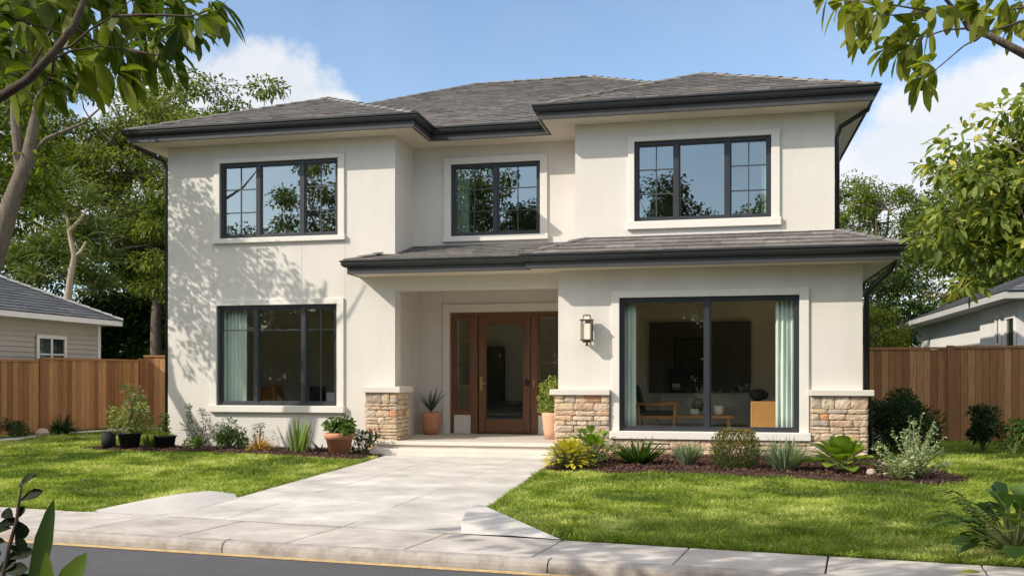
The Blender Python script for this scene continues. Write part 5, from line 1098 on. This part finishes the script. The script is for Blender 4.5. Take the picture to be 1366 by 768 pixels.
# feathery tree with pale twisted trunk
R = rnd(107); p = empty('feathery_tree', (-19.0, 25.0, 0), 'feathery drooping tree with thin pale twisted trunk behind the shingle roof', 'tree', GL); b = MB()
def camp(px, py, d): r_ = (px - 683) / 1280 * d; return Vector((CT * r_ - ST * d, ST * r_ + CT * d, EYE + (506 - py) / 1280 * d))
T_ = lambda l, d=27: [camp(x_, y_, d) for x_, y_ in l]
base = camp(86, 420, 27); b.tube([Vector((base.x, base.y, 0))] + T_([(90, 400), (94, 370), (99, 342), (95, 322), (92, 308), (108, 292), (116, 278)]), [.13, .11, .095, .08, .07, .06, .05, .035], 7); b.tube(T_([(99, 342), (108, 336), (115, 322)]), [.06, .05, .03], 6); b.tube(T_([(92, 308), (90, 292), (70, 268)]), [.05, .04, .02], 6)
b.build('trunk', M['barkpale'], p, smooth=True); L = Leaves()
for px_, py_, dd_, ln, n_ in [(64, 270, 27, 1.0, 120), (116, 262, 27.3, 1.0, 120), (95, 300, 27.6, .9, 90), (120, 310, 27.4, 1.2, 170), (135, 345, 27.6, 1.3, 170), (75, 345, 27.8, 1.3, 180), (50, 330, 27.8, 1.2, 170), (45, 370, 27.5, 1.2, 150), (110, 370, 27.8, 1.3, 150), (25, 345, 28, 1.2, 150), (140, 300, 28, 1.0, 120), (85, 240, 28, .9, 100), (130, 385, 28, 1.2, 150)]:
    c = camp(px_, py_, dd_); a = R.uniform(0, 6.28, n_); s_ = R.uniform(.3, 2.2, n_); L.add(np.tile(c, (n_, 1)) + R.normal(0, .14, (n_, 3)), np.stack([np.cos(a) * s_, np.sin(a) * s_, np.ones(n_)], 1), R.normal(0, 1, (n_, 3)), ln * R.uniform(.5, 1.1, n_), .035, R.uniform(.35, .8, n_), R.uniform(.1, 1, n_))
L.build('crown', leafmat('feathery_leaf', [(0, (.05, .08, .02)), (.6, (.12, .16, .04)), (1, (.22, .25, .08))], .35), 'blade', p)
# garden tree left of the lawn: throws the dappled shade on the left wing
p = tree('broad garden tree with a leaning brown trunk at the left edge of the lawn', -12.1, 12.6, (-11.75, 13.65, 5.3, 1.35, .95, 1.75), 10, 60, 90, (.12, .06), M['l_near'], M['bark'], .0001, 108, name='garden_tree', kind='simple', clump=.42, tint=(.0, .9))
b = MB(); q = lambda x_, y_, d=15: camp(x_, y_, d)
b.tube([Vector((-12.2, 12.6, 0)), q(-45, 430), q(-8, 345), q(15, 270), q(38, 210), q(50, 135), q(58, 100)], [.20, .18, .155, .135, .11, .05, .012], 12)
b.tube([q(15, 270), q(28, 235), q(20, 160), q(15, 90)], [.10, .09, .07, .012], 9); b.tube([q(38, 210), q(62, 185), q(110, 165), q(150, 130)], [.045, .035, .02, .008], 7); 
b.tube([Vector((-12.2, 12.6, 1.9)), Vector((-12.7, 13.6, 3.6)), Vector((-12.3, 14.2, 5.2))], [.14, .1, .05], 8)
b.build('limb', M['bark'], p, smooth=True)
# right side
tree('rounded olive green tree standing behind the house at the right', 7, 46, (6.9, 45, 7.4, 2.9, 2.4, 3.1), 12, 120, 190, (.15, .08), M['l_yel'], M['bark'], .22, 111, GR, clump=.6, tint=(0, .6))
tree('tall dense dark green tree above the right neighbour roof', 10, 40, (10.2, 40.5, 5.6, 3.3, 2.6, 4.6), 12, 150, 260, (.18, .09), M['l_mid'], M['bark'], .26, 112, GR, clump=.85, tint=(0, .8))
tree('large dark tree behind the right neighbour house', 14.5, 41, (15, 42, 6.5, 5.2, 3.2, 5.8), 12, 160, 260, (.2, .1), M['l_mid'], M['bark'], .3, 113, GR, clump=1.0, tint=(0, .7))
tree('yellow green shrubby tree just right of the house corner', 4.3, 29, (4.3, 29, 2.5, .9, .9, 1.1), 7, 40, 110, (.12, .06), M['l_yel'], M['bark'], .08, 114, GR, clump=.4, tint=(.1, 1))
tree('dark hedge tree at the fence beside the downspout', 4.4, 32.5, (4.4, 33, 3.2, 2.2, 1.4, 2.4), 7, 50, 160, (.17, .08), M['l_dark'], M['barkdark'], .12, 115, GR, clump=.6)
tree('bright broad leaved tree leaning in from the right over the fence', 6.6, 14.6, (4.75, 13.6, 3.68, 2.05, 1.2, 1.30), 14, 165, 74, (.165, .072), M['l_bright'], M['bark'], .11, 116, 'garden trees at the right', name='broadleaf_tree', kind='long', clump=.36, rough_=.30, tint=(0, 1), droop=.3)
# across the street (mirrored in the windows)
for i, (x_, y_, hh, r_, lb_) in enumerate([(-24, -11, 8.5, 3.2, 'round tree furthest left across the street'), (-18.3, -10, 11.3, 2.9, 'tall tree across the street mirrored in the upper left window'), (-13.6, -12, 8.4, 2.6, 'mid height tree across the street left of the forked one'), (-11.2, -10, 12.0, 2.3, 'tallest slim tree across the street mirrored in the middle window'), (-8.6, -10.5, 10.2, 1.8, 'pointed tree across the street mirrored in the middle window'), (-5.4, -11, 8.0, 2.5, 'low broad tree across the street facing the porch'),
                                    (-2.4, -10, 10.1, 2.2, 'round topped tree across the street mirrored in the upper right window'), (1.6, -10.5, 9.0, 2.3, 'low crowned tree across the street facing the picture window'), (5.5, -11, 8.2, 2.6, 'round tree across the street facing the right fence'), (10.5, -10, 8.6, 3, 'round tree furthest right across the street')]):
    tree(lb_, x_, y_, (x_, y_, hh * .56, r_, r_, hh * .44), 10, 120, 130, (.20, .12), M['l_mid'] if i % 2 else M['l_dark'], M['bark'], .18, 130 + i, GB, clump=.75, tint=(0, .9))
for i, (x_, w_) in enumerate([(-26, 4), (-18.5, 4), (-11, 4), (-3.5, 4), (4, 4), (11.5, 4)]):
    tree(['clipped hedge length furthest left across the street', 'second hedge length from the left across the street', 'hedge length behind the tallest slim tree', 'hedge length behind the round topped tree', 'hedge length facing the right fence', 'clipped hedge length furthest right across the street'][i], x_, -13.5, (x_, -13.5, 2.2, w_, .9, 2.3), 10, 170, 150, (.26, .16), M['l_dark'], M['barkdark'], .1, 150 + i, 'hedges across the street', name='hedge', cat='hedge', clump=.8)

# ------------------------------------------------------------------ overhanging branches near the camera
def whorl(L, R, c, n, ln, wd, axis, spread=1.0, dr=.45, t=(0, 1)):
    axis = nrmz(np.array(axis, float)); a = R.uniform(0, 6.28, n); u_ = nrmz(np.cross(axis, [0.3, .2, 1.])); v_ = np.cross(axis, u_)
    s_ = R.uniform(.5, 1.1, n)[:, None] * spread; d = axis * R.uniform(.2, .9, n)[:, None] + (u_ * np.cos(a)[:, None] + v_ * np.sin(a)[:, None]) * s_; d[:, 2] -= R.uniform(.1, .6, n)
    nn = np.array([0, 0, 1.]) + R.normal(0, .45, (n, 3)); L.add(np.tile(c, (n, 1)) + d * .01, d, nn, ln * R.uniform(.42, 1.15, n), wd * R.uniform(.75, 1.15, n), dr, R.uniform(*t, n))
R = rnd(201); q = camp
LT = empty('street_tree', (-4.35, 1.9, 0), 'near tree at the upper left whose dark branches hang into the view', 'tree', 'near trees framing the view')
b = MB(); trunk = Vector((-4.35, 1.9, 0)); fork = Vector((-4.15, 2.2, 1.9))
b.tube([trunk, Vector((-4.3, 2.0, 1)), fork, Vector((-4.6, 2.4, 3.2)), Vector((-5.0, 2.8, 4.6)), Vector((-5.2, 3.0, 6))], [.13, .115, .10, .08, .06, .03], 10)
main = [fork, q(-260, 230, 3.5), q(-80, 165, 3.4), q(0, 130, 3.35), q(38, 106, 3.3), q(72, 70, 3.3), q(98, 35, 3.3), q(112, 0, 3.35), q(125, -60, 3.4)]
b.tube(main, [.06, .035, .021, .017, .0155, .014, .012, .010, .007], 9)
def twig(l, r0=.006, d=3.5): b.tube([q(x_, y_, d + dz) for x_, y_, dz in l], [r0 * (1 - .75 * i / (len(l) - 1)) for i in range(len(l))], 6)
tw = [[(72, 70, 0), (95, 62, 0), (120, 40, -.05), (150, 22, -.1), (175, 0, -.1)], [(60, 84, 0), (95, 68, .1), (135, 62, .1), (168, 66, .05)], [(98, 35, 0), (125, 55, .1), (150, 62, .2)], [(30, 112, 0), (75, 30, .3), (60, -10, .4)], [(0, 20, .2), (60, 38, .2), (100, 50, .1)], [(150, 22, -.1), (200, 20, -.1), (255, 22, -.15), (285, 12, -.2)], [(168, 66, .05), (200, 72, .0), (215, 75, 0)], [(72, 70, 0), (70, 100, .1), (55, 118, .1)], [(0, 60, .3), (40, 70, .3), (50, 95, .2)]]
for t_ in tw: twig(t_)
# limbs out of the frame carrying the shade crown
for e in [(-7.8, 3.4, 5.0), (-6.6, 2.6, 5.3), (-4.3, 4.3, 5.0), (-5.6, 2.0, 5.2), (-4.2, 3.6, 5.0), (-6.2, 3.6, 4.4), (-5.0, 1.2, 4.6), (-4.0, 2.4, 6.2)]: b.tube([Vector((-4.6, 2.4, 3.2)), (Vector((-4.6, 2.4, 3.2)) + Vector(e)) / 2 + Vector((0, 0, .3)), Vector(e)], [.04, .03, .01], 6)
b.build('trunk', M['barkdark'], LT, smooth=True)
L = Leaves()
pts = [(175, 5), (150, 25), (190, 22), (215, 15), (235, 25), (258, 22), (285, 14), (298, 8), (262, 40), (240, 5), (275, 0), (168, 66), (190, 70), (215, 75), (200, 50), (180, 40), (225, 60), (150, 60), (140, 85), (160, 92), (178, 95), (120, 75), (100, 60), (95, 80), (70, 100), (55, 118), (85, 118), (45, 100), (50, 95), (30, 60), (10, 40), (0, 75), (60, 40), (85, 20), (40, 15), (15, 10), (105, 10), (130, 5), (120, 40), (75, 55), (-10, 20), (0, 100), (20, 85), (-15, 60), (160, 10), (205, -8), (60, 0), (25, 30), (130, 50), (110, 100), (62, 78), (140, 30)]
for px_, py_ in pts:
    c = q(px_ + R.uniform(-6, 6), py_ + R.uniform(-6, 6), 3.55 + R.uniform(-.1, .7)); ax_ = Vector((R.uniform(.2, 1), R.uniform(-.5, .5), R.uniform(-.5, .1)))
    whorl(L, R, c, int(R.integers(6, 10)), .128, .052, ax_)
for k in range(110):
    px_, py_ = R.uniform(-60, 240), R.uniform(-80, 60) ; c = q(px_, py_, 3.8 + R.uniform(-.1, 1.6)); whorl(L, R, c, 6, .125, .046, (R.uniform(-.5, 1), R.uniform(-.5, .5), R.uniform(-.4, .3)))
for k in range(230):
    d = nrmz(R.normal(size=3)); c = np.array([-5.1, 2.7, 5.0]) + d * np.array([1.6, 1.5, 1.3]) * R.uniform(.3, 1); whorl(L, R, c, 7, .16, .06, d)
for k in range(430):
    d = nrmz(R.normal(size=3)); c = np.array([-5.5, 3.9, 4.9]) + d * np.array([2.4, 1.25, .9]) * R.uniform(.2, 1); whorl(L, R, c, 6, .17, .065, d)
L.build('crown', M['l_near'], 'long', LT)
# right
R = rnd(202); RT = empty('street_tree', (6.4, 5.6, 0), 'near tree at the upper right whose yellow green branches hang into the view', 'tree', 'near trees framing the view'); b = MB()
D0 = 4.8; tr0 = q(1640, 400, 5.6)
b.tube([Vector((tr0.x + .1, tr0.y, 0)), Vector((tr0.x, tr0.y, 1.5)), q(1600, 200, 5.4), q(1560, 60, 5.3), q(1540, -120, 5.2)], [.12, .10, .085, .07, .04], 10)
b.tube([q(1590, 180, 5.4), q(1450, 115, 5.0), q(1366, 72, D0), q(1320, 48, D0), q(1292, 38, D0), q(1282, 22, D0), q(1262, 0, D0), q(1250, -30, D0)], [.05, .034, .022, .017, .014, .011, .009, .006], 8)
def twr(l, r0=.006): b.tube([q(x_, y_, D0 + dz) for x_, y_, dz in l], [r0 * (1 - .7 * i / (len(l) - 1)) for i in range(len(l))], 5)
for t_ in [[(1366, 28, 0), (1320, 42, 0), (1285, 62, 0), (1250, 92, -.05), (1232, 102, -.05)], [(1292, 38, 0), (1262, 40, 0), (1225, 52, 0), (1200, 58, 0)], [(1282, 22, 0), (1240, 15, 0), (1200, 20, 0), (1150, 22, 0), (1135, 25, 0)], [(1366, 10, 0), (1330, 15, .1), (1290, 10, .1)], [(1240, 15, 0), (1180, 5, 0), (1110, 0, 0)], [(1262, 0, 0), (1266, -30, 0)]]: twr(t_)
b.build('trunk', M['bark'], RT, smooth=True); L = Leaves()
for px_, py_ in [(1105, -5), (1120, 2), (1125, 20), (1142, 25), (1155, 15), (1150, 40), (1165, 30), (1172, 45), (1185, 20), (1190, 50), (1200, 58), (1180, 60), (1205, 35), (1215, 15), (1160, 5), (1230, 25), (1225, 5), (1245, 30), (1250, 10), (1230, 45), (1275, 5), (1300, 15), (1310, 5), (1330, 20), (1350, 30), (1355, 10), (1366, 5), (1290, -5), (1340, -5), (1190, 0), (1140, 0), (1170, 15), (1235, 102), (1250, 95), (1242, 88), (1200, 70), (1375, 30), (1213, 60)]:
    c = q(px_ + R.uniform(-4, 4), py_ + R.uniform(-5, 5), D0 + R.uniform(-.25, .35)); whorl(L, R, c, int(R.integers(6, 10)), .125, .05, (R.uniform(-1, .3), R.uniform(-.4, .4), R.uniform(-.4, .2)), dr=.35, t=(.4, 1))
for k in range(60): c = q(R.uniform(1100, 1500), R.uniform(-140, -20), D0 + R.uniform(-.5, 1)); whorl(L, R, c, 7, .125, .05, R.normal(size=3))
L.build('crown', leafmat('sunny_near_leaf', [(0, (.06, .09, .012)), (.5, (.14, .17, .02)), (1, (.28, .29, .05))], .5), 'long', RT)
# bottom left: dark leaves close to the lens
R = rnd(203); p = empty('foreground_shrub', tuple(q(-60, 900, 1.7))[:2] + (0,), 'dark silhouetted twig with small oval leaves at the lower left edge', 'shrub'); b = MB(); L = Leaves(); d0 = 1.65
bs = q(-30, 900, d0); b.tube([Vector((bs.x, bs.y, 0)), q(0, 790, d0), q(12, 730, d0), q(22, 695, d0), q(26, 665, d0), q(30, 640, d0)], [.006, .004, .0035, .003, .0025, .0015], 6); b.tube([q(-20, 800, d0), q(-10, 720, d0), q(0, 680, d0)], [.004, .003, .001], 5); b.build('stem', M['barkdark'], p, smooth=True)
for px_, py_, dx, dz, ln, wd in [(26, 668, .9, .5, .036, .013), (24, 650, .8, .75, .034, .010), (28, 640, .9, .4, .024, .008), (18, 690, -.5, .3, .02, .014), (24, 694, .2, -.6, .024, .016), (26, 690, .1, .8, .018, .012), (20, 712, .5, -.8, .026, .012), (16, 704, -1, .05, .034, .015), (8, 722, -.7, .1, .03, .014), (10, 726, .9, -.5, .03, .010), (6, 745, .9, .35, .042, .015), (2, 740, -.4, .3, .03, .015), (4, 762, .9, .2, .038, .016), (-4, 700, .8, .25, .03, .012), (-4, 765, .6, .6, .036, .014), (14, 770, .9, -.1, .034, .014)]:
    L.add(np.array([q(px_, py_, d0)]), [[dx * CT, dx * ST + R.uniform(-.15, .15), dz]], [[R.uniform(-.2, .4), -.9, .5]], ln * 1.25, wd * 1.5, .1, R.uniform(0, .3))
L.build('foliage', leafmat('shadowed_leaf', [(0, (.008, .014, .006)), (1, (.03, .045, .012))], .12, spec=.08), 'long', p)  # backlit silhouette painted in as a near-black leaf colour
p = empty('foreground_plant', tuple(q(60, 900, 1.6))[:2] + (0,), 'three sword shaped leaves rising at the lower left corner', 'plant'); L = Leaves()
for (px_, py_), (qx, qy), d_, wd, tn in [((32, 860), (72, 664), 1.55, .034, .25), ((70, 860), (62, 734), 1.5, .026, 1), ((52, 850), (116, 736), 1.5, .042, .9)]:
    a = q(px_, py_, d_); e = q(qx, qy, d_); v = np.array(e - a); lo = np.array(a); 
    L.add([lo], [v], [[-ST * -1 * .3, -1, .25]], np.linalg.norm(v), wd, 0, tn)
g0 = np.array(q(55, 860, 1.52)); n_ = 7
L.add(np.tile([g0[0], g0[1], 0], (n_, 1)), (g0 - np.array([g0[0], g0[1], 0])) + R.normal(0, .05, (n_, 3)), np.tile([0, -1, .2], (n_, 1)), g0[2] * 1.02, .03, .02, R.uniform(.1, .6, n_))
L.build('foliage', leafmat('sword_leaf', [(0, (.012, .03, .008)), (.3, (.03, .06, .012)), (1, (.10, .15, .02))], .4), 'long', p)
